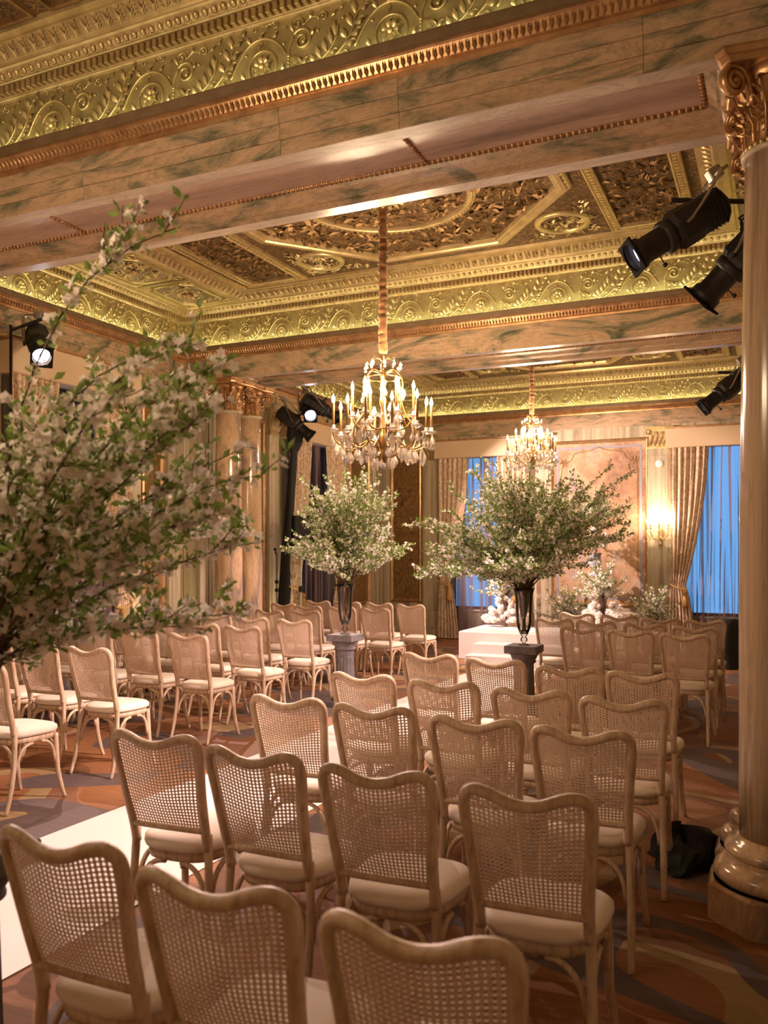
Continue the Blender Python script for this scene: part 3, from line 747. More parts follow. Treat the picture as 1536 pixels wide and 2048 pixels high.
PC = {}
def pilaster(side, u0, u1, wall, cap=True):
    F = on_wall(side); M = F((u0 + u1) / 2); w = u1 - u0; hw = w / 2; top = 3.36 if cap else ZS
    g = MB(); g.bbox(-hw, hw, -.01, .055, .16, top, .008); g.bbox(-hw + .05, hw - .05, .0, .064, .5, top - .12, .006)
    p = at(g.build('pilaster', 'marble_stripe', wall), M)
    b = MB(); b.bbox(-hw - .03, hw + .03, -.01, .095, 0, .17, .01); b.bbox(-hw - .015, hw + .015, -.01, .078, .17, .22, .012); b.build('pilaster_base', 'marble_stripe', p)
    if cap:
        k = round(w, 2)
        if k not in PC: PC[k] = pil_capital(w)
        put('pilaster_capital', PC[k], p, (0, .0, 3.375))
    return p
def gold_panel(side, u0, u1, wall, z0=.66, z1=3.55):
    F = on_wall(side); M = F((u0 + u1) / 2); hw = (u1 - u0) / 2
    q = [(-hw, z0), (hw, z0), (hw, z1), (-hw, z1)]; Mx = Matrix.Rotation(R(90), 4, 'X') @ Matrix.Scale(-1, 4, (0, 0, 1))
    g = MB().box(-hw, hw, -.005, .012, z0, z1); p = at(g.build('gilt_panel', 'panel_gold', wall), M)
    f = MB(); f.frame(q, [(-.01, 0), (0, .03), (.02, .042), (.035, .035), (.05, .02), (.055, .012)], Matrix.Rotation(R(90), 4, 'X') @ Matrix.Scale(-1, 4, (0, 0, 1)))
    f.build('panel_frame', 'gold_bronze', p)
    if hw > .15:
        f2 = MB().frame(offset(q, .10), [(0, .012), (.004, .018), (.014, .018), (.018, .012)], Matrix.Rotation(R(90), 4, 'X') @ Matrix.Scale(-1, 4, (0, 0, 1))); f2.build('panel_fillet', 'gold_antique', p)
        g = MB()
        for zc in (z0 + .55, (z0 + z1) / 2, z1 - .5):
            for k in range(10):
                a = 2 * PI * k / 10; g.leaf((.02 * math.cos(a), .012, zc + .02 * math.sin(a)), (hw * .55 * math.cos(a), .014, zc + .22 * math.sin(a)), (-math.sin(a), 0, math.cos(a)), (0, 1, 0), .02, .3)
        g.build('panel_ornament', 'gold_antique', p)
    return p
# far wall
for a, b in ((-6.12, -5.76), (-4.06, -3.66), (-2.02, -1.63), (.1, .48)): pilaster('far', a, b, wall_far)
gold_panel('far', -6.80, -6.17, wall_far)
# left wall: middle bay and far bay
for a, b in ((5.70, 5.99), (7.70, 7.99), (8.50, 8.78), (4.90, 5.15), (9.74, 10.02), (10.05, 10.3), (10.80, 11.07), (12.98, 13.36), (14.38, 14.72)): pilaster('left', a, b, wall_left)
for a, b in ((5.22, 5.63), (8.04, 8.44), (10.36, 10.74), (13.46, 14.28)): gold_panel('left', a, b, wall_left)
for a, b in ((8.80, 9.30), (9.32, 9.70)): pilaster('left', a, b, wall_left, False)
# dado rails and baseboards
def rail(side, u0, u1, prof, name, mat, label):
    F = on_wall(side); M = F((u0 + u1) / 2); hw = (u1 - u0) / 2; vs = []; fs = []
    for d, z in prof: vs += [(-hw, d, z), (hw, d, z)]
    for i in range(len(prof) - 1): fs.append((2 * i, 2 * i + 1, 2 * i + 3, 2 * i + 2))
    o = MB().add(vs, fs).build(name, mat); at(o, M); return struct(o, label)
BB = [(.0, .0), (.04, .0), (.04, .12), (.032, .14), (.02, .15), (.015, .17), (.0, .175)]
rail('far', XL, XR, BB, 'baseboard_far', 'marble_stripe', 'marble baseboard under the far wall windows'); rail('left', YB, YF, BB, 'baseboard_left', 'marble_stripe', 'marble baseboard along the left wall')
DR = [(.0, .5), (.03, .51), (.035, .53), (.05, .54), (.05, .56), (.02, .575), (.0, .58)]
for k, (sd, a, b) in enumerate((('far', XL, -6.13), ('far', -4.06, -1.63), ('left', 7.7, 8.8), ('left', 9.7, 11.07), ('left', 12.98, YF))):
    o = rail(sd, a, b, DR, 'x', 'marble_lip', ['corner', 'altar', 'middle bay', 'column side', 'far bay'][k] + ' stretch of marble dado rail'); ntrim[0] += 1; o.name = 'trim_%d' % ntrim[0]
# mural
M = on_wall('far')(-2.84); hw = .80; z0, z1 = .72, 3.52
mu = thing('mural', 'large painted mural panel in gilt frame behind the altar', 'painting', (-2.84, YF, 0), PI)
RX = Matrix.Rotation(R(90), 4, 'X') @ Matrix.Scale(-1, 4, (0, 0, 1))
MB().box(-hw, hw, -.004, .02, z0, z1).build('canvas', 'mural_paint', mu)
q = [(-hw, z0), (hw, z0), (hw, z1), (-hw, z1)]
MB().frame(q, [(-.05, 0), (-.045, .04), (-.02, .055), (.0, .045), (.012, .03), (.014, .02)], RX).build('frame', 'gold_bronze', mu)
bd = MB()
for a, b in zip(q, q[1:] + q[:1]):
    d = Vector(b) - Vector(a); n = int(d.length / .035)
    for k in range(n):
        p = Vector(a) + d * ((k + .5) / n); bd.sphere((p.x * 1.025, .05, p.y + (-.02 if p.y < z0 + .01 else .02 if p.y > z1 - .01 else 0)), .014, 5, 4)
o = bd.build('frame_beads', 'gold_warm', mu); o['kind'] = 'stuff'
MB().frame(offset(q, .07), [(0, .02), (.003, .024), (.035, .024), (.038, .02)], RX).build('inner_border', 'urn_stone', mu)
g = MB()
for s in (-1, 1):
    pts = cat_rom([(s * .66, .024, 2.9), (s * .62, .024, 3.15), (s * .48, .024, 3.22), (s * .40, .024, 3.34), (s * .15, .024, 3.38), (0, .024, 3.44)], 5); g.tube(pts, .008, 5)
    pts = cat_rom([(s * .66, .024, 2.9), (s * .67, .024, 2.2), (s * .66, .024, 1.2)], 5); g.tube(pts, .005, 5)
    for k in range(6): g.leaf((s * .60, .022, 3.18), (s * .60 + .09 * math.cos(k), .026, 3.18 + .09 * math.sin(k)), (-math.sin(k), 0, math.cos(k)), (0, 1, 0), .02, .3)
g.build('painted_scroll_border', 'gold_antique', mu)

# ------------------------------------------------------------------ windows, pelmets and curtains
nwin = [0]
def window(side, uc, ow, names):
    F = on_wall(side); M = F(uc); nwin[0] += 1; hw = ow / 2
    g = MB()
    for x in (-hw, hw - .05): g.box(x, x + .05, -.10, -.04, WZ[0], WZ[1])
    for z in (WZ[0], WZ[1] - .05): g.box(-hw, hw, -.10, -.04, z, z + .05)
    
    w = struct(g.build('window_%d' % nwin[0], 'window_paint'), 'tall window with dark frame, ' + names); at(w, M)
    MB().box(-hw + .05, hw - .05, -.072, -.066, WZ[0] + .05, WZ[1] - .05).build('pane', 'window_glass', w)
    MB().bbox(-hw - .02, hw + .02, -.10, .03, WZ[0] - .04, WZ[0], .006).build('window_sill', 'marble_lip', w)
    # sheer
    g = MB(); nx, nz = 110, 12; W2 = .80; ph = rnd.uniform(0, 9)
    for j in range(nz + 1):
        for i in range(nx + 1):
            u = i / nx; x = -W2 + 2 * W2 * u; z = .03 + 3.42 * j / nz
            g.v.append((x + .012 * math.sin(j * .9 + u * 9), .075 + .022 * math.sin(u * 62 + ph + .5 * math.sin(j * .5 + u * 14)) + .01 * math.sin(u * 23 + j * .3), z))
    for j in range(nz):
        for i in range(nx): a = j * (nx + 1) + i; g.f.append((a, a + 1, a + nx + 2, a + nx + 1))
    sh = g.build('sheer_curtain', 'sheer', None, True); at(sh, M); tag(sh, 'dark sheer curtain over ' + names, 'curtain', 'sheer curtains')
    # drapes
    for s in (-1, 1):
        inward = {('far', 1): 'left', ('far', -1): 'right', ('left', 1): 'nearer', ('left', -1): 'farther'}[(side, s)]
        c = thing('drape', 'velvet drape, %s side of %s' % (inward, names), 'curtain', group='tied velvet drapes'); at(c, M)
        g = MB(); nx, nz = 64, 40; st = .70; ph = rnd.uniform(0, 6); zt = 3.40
        for j in range(nz + 1):
            sj = j / nz; z = zt * (1 - sj) + .015
            if sj < st: f = sj / st; xi = .26 + .36 * f ** 1.7; xo = .88 - .04 * f; amp = .042 - .012 * f
            else: f = (sj - st) / (1 - st); e = f ** .6; xi = .62 - .17 * e; xo = .84 + .05 * e; amp = .030 + .016 * e
            for i in range(nx + 1):
                u = i / nx; x = xo + (xi - xo) * u
                y = .165 + amp * math.sin(u * 2 * PI * 6.5 + ph + .6 * math.sin(sj * 5 + u * 3)) + amp * .4 * math.sin(u * 2 * PI * 15 + 2 * ph + sj * 2)
                if abs(sj - st) < .06: y = .165 + (y - .165) * (.55 + .45 * abs(sj - st) / .06)
                g.v.append((s * x, y, z))
        for j in range(nz):
            for i in range(nx): a = j * (nx + 1) + i; g.f.append((a, a + 1, a + nx + 2, a + nx + 1))
        g.build('drape_panel', 'velvet', c, True)
        zt_ = zt * (1 - st)
        pts = [(s * (.88), .03, zt_ + .10), (s * .86, .20, zt_ + .06), (s * .76, .235, zt_ + .01), (s * .66, .225, zt_ - .03), (s * .60, .18, zt_ - .03), (s * .62, .10, zt_ + .0)]
        MB().tube(cat_rom(pts, 4), .011, 6).build('tieback', 'tassel_gold', c, True)
        MB().lathe([(.012, 0), (.03, -.02), (.034, -.05), (.02, -.075), (.032, -.10), (.045, -.20), (.05, -.27), (.02, -.272)], 12, Matrix.Translation((s * .62, .245, zt_ - .035))).build('tassel', 'tassel_gold', c, True)
    # pelmet
    p = thing('pelmet', 'plain beige fabric pelmet over ' + names, 'pelmet', group='window pelmets'); at(p, M)
    MB().bbox(-.92, .92, .01, .26, 3.34, 3.66, .012).build('pelmet_box', 'pelmet_silk', p)
    MB().bbox(-.94, .94, .01, .285, 3.655, 3.685, .006).build('pelmet_cap', 'gold_bronze', p)
window('far', -4.90, 1.30, 'the far window left of the mural')
window('far', -.775, 1.39, 'the far window right of the mural')
window('left', 6.85, 1.30, 'the left wall window behind the foreground blossom')
window('left', 12.075, 1.35, 'the left wall window beyond the columns')

# ------------------------------------------------------------------ chairs
def smooth01(t): t = max(0, min(1, t)); return t * t * (3 - 2 * t)
def back_xy(x, z):
    lean = -.105 * ((z - .47) / .45) ** 1.15 if z > .47 else 0
    bow = -.032 * (1 - (x / .2) ** 2) * smooth01((z - .5) / .2)
    return lean + bow
def top_z(x):
    a = abs(x) / .19
    return .885 + .032 * smooth01(a * 1.22) if a < .82 else .917 - .06 * ((a - .82) / .2) ** 2
def half_w(z): return .158 + .028 * smooth01((z - .5) / .38)
def make_chair():
    t = thing('cane_chair', 'x', 'chair')
    # bent back frame
    H_ = [(.164, .47), (.166, .54), (.170, .62), (.177, .72), (.184, .80), (.189, .855), (.186, .892), (.168, .915), (.14, .921), (.105, .914), (.06, .896), (.025, .888), (0, .886)]
    P_ = [(x, z) for x, z in H_] + [(-x, z) for x, z in H_[-2::-1]]
    P3 = cat_rom([(x, back_xy(x, z), z) for x, z in P_], 3)
    MB().tube(P3, .0185, 8, flat=1.0).build('back_frame', 'limed_wood', t, True)
    MB().tube(cat_rom([(-.163 + .326 * k / 6, back_xy(-.163 + .326 * k / 6, .56), .548) for k in range(7)], 2), .0135, 8).build('lower_rail', 'limed_wood', t, True)
    # cane web with open holes
    def cane(nx, nz, thick):
        g = MB()
        def S(a, b):
            x0 = a * .175; zt = top_z(x0) - .012; z = .556 + (zt - .556) * b; x = a * half_w(z)
            return Vector((x, back_xy(x, z), z))
        q = .21
        for i in range(nx):
            for j in range(nz):
                a0, a1, b0, b1 = -1 + 2 * i / nx, -1 + 2 * (i + 1) / nx, j / nz, (j + 1) / nz
                da, db = a1 - a0, b1 - b0; ca, cb = (a0 + a1) / 2, (b0 + b1) / 2
                C4 = [S(a0, b0), S(a1, b0), S(a1, b1), S(a0, b1)]; r = .31; k = r * .46
                O8 = [S(ca + da * x, cb + db * y) for x, y in ((-k, -r), (k, -r), (r, -k), (r, k), (k, r), (-k, r), (-r, k), (-r, -k))]
                F = [(0, 1, 5, 4), (1, 2, 7, 6), (2, 3, 9, 8), (3, 0, 11, 10), (1, 6, 5), (2, 8, 7), (3, 10, 9), (0, 4, 11)]
                g.add(C4 + O8, F)
                if thick:
                    d = Vector((0, -.0035, 0)); g.add([p + d for p in C4 + O8], [f[::-1] for f in F])
                    g.add(O8 + [p + d for p in O8], [(e, (e + 1) % 8, 8 + (e + 1) % 8, 8 + e) for e in range(8)])
        return g.mesh('cane_web', 'cane')
    cm = cane(24, 26, True)
    put('cane_web', cm, t)
    # seat
    def outline(gr, n=36):
        out = []
        for i in range(n):
            a = 2 * PI * i / n; c, s = math.cos(a), math.sin(a)
            e = .62; x = math.copysign(abs(c) ** e, c); y = math.copysign(abs(s) ** e, s)
            w = .188 + .024 * y; out.append(((w + gr) * x, .185 + (.195 + gr) * y))
        return out
    def rings(spec, close=True):
        g = MB(); n = 36; vs = []; fs = []
        for gr, z in spec: vs += [(p[0], p[1], z) for p in outline(gr)]
        for i in range(len(spec) - 1):
            for k in range(n): k2 = (k + 1) % n; fs.append((i * n + k, i * n + k2, (i + 1) * n + k2, (i + 1) * n + k))
        fs.append(tuple(range(n - 1, -1, -1))); fs.append(tuple((len(spec) - 1) * n + k for k in range(n)))
        return g.add(vs, fs)
    rings([(-.012, .446), (.004, .45), (.010, .465), (.008, .482), (-.006, .494), (-.03, .501), (-.09, .507), (-.15, .509)]).build('seat_cushion', 'seat_linen', t, True)
    rings([(-.03, .405), (-.010, .407), (-.006, .425), (-.008, .446), (-.03, .447)]).build('seat_rail', 'limed_wood', t, True)
    for s in (-1, 1):
        MB().tube(cat_rom([(s * .166, .004, .53), (s * .170, .0, .44), (s * .176, -.012, .28), (s * .182, -.05, .10), (s * .186, -.085, 0)], 3), [.0168] * 4 + [.016] * 5 + [.0145, .0135, .0125, .012], 8).build('leg', 'limed_wood', t, True)
        MB().tube(cat_rom([(s * .172, .335, .43), (s * .175, .340, .32), (s * .179, .350, .18), (s * .19, .374, .06), (s * .198, .395, 0)], 3), [.017] * 5 + [.016] * 4 + [.0145, .0135, .0125, .012], 8).build('leg', 'limed_wood', t, True)
    def arc(p, q, corner): return MB().tube(bez(p, corner, q, 9), .0105, 6).mesh('brace', 'limed_wood', True)
    for s in (-1, 1):
        put('brace', arc((s * .160, -.006, .235), (s * .035, .012, .402), (s * .150, .002, .405)), t)
        put('brace', arc((s * .165, .345, .24), (s * .04, .345, .402), (s * .158, .345, .405)), t)
        put('brace', arc((s * .172, .012, .245), (s * .178, .135, .402), (s * .172, .025, .405)), t)
        put('brace', arc((s * .176, .325, .245), (s * .180, .205, .402), (s * .176, .315, .405)), t)
    return t
chair0 = make_chair()
CH = {'left': [
    [(-4.48, 3.77, 2)],
    [(-4.50, 4.70, 2.7), (-5.08, 4.77, 1), (-5.62, 4.83, 2)],
    [(-4.52, 5.85, 4), (-5.09, 5.90, 6), (-5.64, 5.94, 4), (-6.26, 6.10, 6)],
    [(-4.50, 6.64, 1), (-5.04, 6.75, .2), (-5.64, 6.90, -3), (-6.16, 6.94, 5)],
    [(-4.46, 7.50, 2), (-5.03, 7.59, 5), (-5.57, 7.72, -3), (-6.14, 7.81, 0)],
    [(-5.01, 8.66, 6), (-5.44, 8.59, -4), (-5.98, 8.60, -3)],
    [(-4.43, 9.36, -1), (-4.93, 9.44, -2), (-5.42, 9.48, -5), (-5.98, 9.80, -3)],
    [(-4.35, 10.27, 0), (-4.87, 10.42, -2), (-5.36, 10.44, 3), (-5.86, 10.51, -1)]],
  'right': [
    [(-1.59, 1.57, -1), (-1.09, 1.50, 2), (-.61, 1.47, 2)],
    [(-2.16, 2.60, 5), (-1.66, 2.52, -1), (-1.17, 2.47, 3.5), (-.67, 2.43, 4.5)],
    [(-2.12, 3.50, 3.5), (-1.65, 3.46, 2), (-1.15, 3.39, 4), (-.70, 3.35, 3)],
    [(-2.13, 4.34, -1), (-1.62, 4.27, 1), (-1.13, 4.20, 2), (-.67, 4.12, 5)],
    [(-2.14, 5.38, -.5), (-1.64, 5.27, -2), (-1.14, 5.10, 5), (-.71, 5.04, 2)],
    [(-1.62, 7.82, -4), (-1.17, 7.68, -6), (-.71, 7.54, -4)],
    [(-2.08, 8.68, -3), (-1.64, 8.59, -6), (-1.16, 8.49, -4), (-.69, 8.31, -5)],
    [(-2.05, 9.63, -5), (-1.56, 9.44, 2), (-1.11, 9.24, 3), (-.68, 9.17, 5)]]}
ORD = ['first', 'second', 'third', 'fourth', 'fifth', 'sixth', 'seventh', 'eighth']
first = True
for blk in ('left', 'right'):
    for ri, row in enumerate(CH[blk]):
        for ci, (x, y, a) in enumerate(row):
            c = chair0 if first else copy_tree(chair0); first = False
            c.location = (x, y + .10, 0); c.rotation_euler = (0, 0, R(a * .6))
            n = ci
            if blk == 'left' and ri == 5: where = ['next to the pedestal', 'second from the pedestal', 'beside the marble column'][ci]
            elif blk == 'right' and ri == 5: where = ['next to the pedestal', 'second from the pedestal', 'at the outer end'][ci]
            elif blk == 'right' and ri == 0: where = ['next to the grey pedestal', 'in the middle', 'at the outer end'][ci]
            else: where = '%s from the white runner' % ORD[ci]
            c['label'] = 'cane-back chair, %s of the runner, %s row from the camera, %s' % (blk, ORD[ri], where)
            c['group'] = 'cane-back ceremony chairs'

# ------------------------------------------------------------------ runner and platform
g = MB(); ny, nx = 60, 14; r2 = random.Random(3)
for j in range(ny + 1):
    for i in range(nx + 1):
        yy = .9 + (11.62 - .9) * j / ny; xx = -3.77 + 1.11 * i / nx
        g.v.append((xx + .006 * math.sin(yy * 3.1), yy, .006 + .0025 * math.sin(yy * 6 + i) * (1 if 0 < i < nx else .2) + .002 * math.sin(xx * 25 + yy * 2)))
for j in range(ny):
    for i in range(nx): a = j * (nx + 1) + i; g.f.append((a, a + 1, a + nx + 2, a + nx + 1))
o = g.build('aisle_runner', 'white_cloth', None, True); tag(o, 'long white cloth aisle runner between the chair blocks', 'runner')
pf = thing('altar_platform', 'white draped platform with two steps in front of the mural', 'platform', (-3.0, 12.2, 0))
MB().bbox(-1.38, 1.38, 0, 1.25, 0, .42, .012).build('platform_deck', 'white_cloth', pf)
MB().bbox(-1.05, 1.05, -.3, 0, 0, .28, .01).build('step', 'white_cloth', pf); MB().bbox(-1.08, 1.08, -.58, -.3, 0, .14, .01).build('step', 'white_cloth', pf)

# ------------------------------------------------------------------ pedestals, vases, blossom arrangements
def make_pedestal():
    t = thing('pedestal', 'x', 'pedestal', group='grey stone pedestals'); h = .75
    MB().bbox(-.15, .15, -.15, .15, h - .07, h, .006).build('cap', 'slate_stone', t)
    MB().lathe([(.135, h - .07), (.135, h - .085), (.125, h - .09), (.118, h - .115), (.105, h - .135), (.112, h - .145), (.112, h - .155), (.10, h - .165)], 28).build('capital', 'slate_stone', t, True)
    MB().lathe([(.105, .13), (.103, .2), (.095, .45), (.09, h - .165)], 64, flute=lambda a, z: 1 - .055 * abs(math.sin(a * 8))).build('fluted_shaft', 'slate_stone', t)
    MB().lathe([(.14, .05), (.145, .07), (.14, .09), (.115, .10), (.12, .12), (.105, .135)], 28).build('base_ring', 'slate_stone', t, True)
    MB().bbox(-.15, .15, -.15, .15, 0, .055, .006).build('foot', 'slate_stone', t)
    return t
def make_vase():
    t = thing('glass_vase', 'x', 'vase', group='tall glass vases')
    out = [(.052, 0), (.05, .008), (.018, .014), (.014, .024), (.032, .04), (.034, .052), (.026, .07), (.018, .08), (.036, .10), (.058, .15), (.07, .22), (.075, .32), (.079, .42), (.088, .49), (.10, .53)]
    inn = [(.097, .53), (.085, .49), (.076, .42), (.072, .32), (.067, .22), (.055, .155), (.03, .108), (.003, .10)]
    MB().lathe(out + inn, 32, cap=True).build('vessel', 'vase_glass', t, True)
    return t
def blossom_tree(seed, spread, nst, ntw, biases=(), leafsize=.034, petal=.0105, zlift=1.0, plo=.05, phi=1.5, fl=.5, nl=.5):
    r = random.Random(seed); br, lf, bl = MB(), MB(), MB()
    def rv(): return Vector((r.gauss(0, 1), r.gauss(0, 1), r.gauss(0, 1))).normalized()
    def leaf(p, d):
        l = leafsize * r.uniform(.6, 1.25); n = d.orthogonal().normalized(); n = Matrix.Rotation(r.uniform(0, 6.3), 3, d) @ n; sd = d.cross(n); w = l * .27
        a = p + d * .006; m_ = a + d * l * .5 - n * l * .06
        lf.add([a, m_ + sd * w + n * w * .4, a + d * l, m_ - sd * w + n * w * .4, m_], [(0, 4, 1), (1, 4, 2), (2, 4, 3), (3, 4, 0)])
    def flower(p, d):
        n = d.orthogonal().normalized(); q = d.cross(n); s = petal * r.uniform(.75, 1.25); a0 = r.uniform(0, 6.3); cup = r.uniform(.1, .7)
        for k in range(5):
            a = a0 + k * 1.2566; e = n * math.cos(a) + q * math.sin(a); f = d.cross(e)
            bl.add([p, p + e * s * .75 + f * s * .52 + d * s * cup * .5, p + e * s * 1.35 + d * s * cup, p + e * s * .75 - f * s * .52 + d * s * cup * .5], [(0, 1, 2), (0, 2, 3)])
    def dress(p, tan, dens=1.0):
        for _ in range(3 if r.random() < nl * dens else 2):
            if r.random() < .85 * dens: leaf(p + rv() * .006, (rv() + tan * .6 + Vector((0, 0, .15))).normalized())
        if r.random() < fl * dens:
            c = p + rv() * .016
            for _ in range(r.randint(2, 4)): flower(c + rv() * .015, (rv() + Vector((0, 0, .35))).normalized())
    def walk(path, radii, start, step, dens=1.0):
        br.tube(path, radii, 4, cap=False)
        acc = 0
        for a, b in list(zip(path, path[1:]))[start:]:
            d = b - a; n = max(1, int(d.length / step)); tn = d.normalized()
            for k in range(n): dress(a + d * ((k + r.random()) / n), tn, dens)
    for k in range(nst):
        az = 2 * PI * (k + r.random()) / nst * 2.618; ph = r.uniform(plo, phi); Rr = spread * r.uniform(.72, 1.05)
        if k < len(biases): az, ph, Rr = biases[k][:3]
        hd = Vector((math.cos(az), math.sin(az), 0)); rim = hd * r.uniform(.01, .07) + Vector((0, 0, .53)); bot = Vector((-hd.x * .012, -hd.y * .012, .13)) + rv() * .008
        tip = rim + hd * Rr * math.cos(ph) + Vector((0, 0, Rr * math.sin(ph) * zlift + .10))
        mid = rim.lerp(tip, .45) + Vector((0, 0, .16 * Rr)) - hd * .08
        if k < len(biases) and len(biases[k]) > 3: mid = rim + Vector((0, 0, biases[k][3]))
        path = [bot, bot.lerp(rim, .55) + hd * .005] + bez(rim, mid, tip, 9); path = [path[0], path[1]] + [p + rv() * .012 for p in path[2:]]
        walk(path, [.0055] * 3 + [.0052 - .0005 * i for i in range(8)], 5, .022)
        for q in range(ntw):
            u = r.uniform(.16, .97); i = 2 + int(u * 7.99); f = u * 8 - int(u * 8); p = path[min(i, 9)].lerp(path[min(i + 1, 10)], f)
            tan = (path[min(i + 1, 10)] - path[max(i - 1, 0)]).normalized(); d = (tan * .8 + rv() * .9 + hd * .25).normalized()
            if d.z < -.35: d.z *= -.4
            l = r.uniform(.10, .30) * (1.1 - .35 * u)
            tp = [p, p + d * l * .5 + rv() * .012, p + (d + Vector((0, 0, .2))).normalized() * l + rv() * .015]
            walk(tp, [.0026, .002, .0013], 0, .022)
    return br.mesh('branches', 'bark'), lf.mesh('leaves', 'leaf_green'), bl.mesh('blossoms', 'petal_white')
def arrangement(x, y, z, meshes, rotz, label, scale=1):
    t = thing('blossom_arrangement', label, 'flowers', (x, y, z), rotz, 'tall blossom arrangements'); t.scale = (scale,) * 3
    put('branches', meshes[0], t); a = put('leaves', meshes[1], t); b = put('blossoms', meshes[2], t); a['kind'] = b['kind'] = 'stuff'
    return t
ped0 = make_pedestal(); vase0 = make_vase()
SPOTS = [(-4.15, 8.03, 'beside the left chair block'), (-2.15, 7.78, 'right of the runner, in front of the platform'), (-2.18, 1.78, 'at the lower left picture edge')]
for i, (x, y, w) in enumerate(SPOTS):
    p = ped0 if i == 0 else copy_tree(ped0); p.location = (x, y, 0); p['label'] = 'grey fluted stone pedestal ' + w
    v_ = vase0 if i == 0 else copy_tree(vase0); v_.location = (x, y, .75); v_['label'] = 'tall clear glass vase on the pedestal ' + w
arrangement(-4.15, 8.03, .75, blossom_tree(11, .74, 64, 9, zlift=1.42), 0, 'white blossom branches in the vase beside the left chairs')
CR = R(YAW)
arrangement(-2.15, 7.78, .75, blossom_tree(23, .97, 92, 10, [(CR + PI, .42, 1.12), (CR + PI * .98, .50, 1.0), (CR + .05, .72, 1.35), (CR, .55, 1.15), (CR + PI, .25, .9), (CR - .1, .9, 1.2)], zlift=1.12, plo=.0, phi=1.4), 0, 'largest white blossom arrangement, right of the runner')
NB = [(CR + .1, 1.06, 1.2, 1.25), (CR - .35, .62, .92), (CR + .35, .55, 1.0), (CR - .2, .36, .95), (CR + .2, .28, .94), (CR - .5, .30, .88), (CR + .5, .74, 1.0), (CR - .1, .45, .98), (CR + .05, .66, 1.0), (CR + .25, .08, .84), (CR - .1, .07, .78), (CR + .6, .34, 1.0), (CR - .7, .6, 1.0), (CR + .2, .90, 1.0, .9), (CR - .2, .80, 1.0, .8), (CR, .75, 1.05), (CR + .4, .85, .95)]
arrangement(-2.18, 1.78, .75, blossom_tree(37, .82, 44, 8, NB, .040, .013, 1.3, .32, 1.1, .62, .1), 0, 'blossom branches in soft focus at the left picture edge', .93)

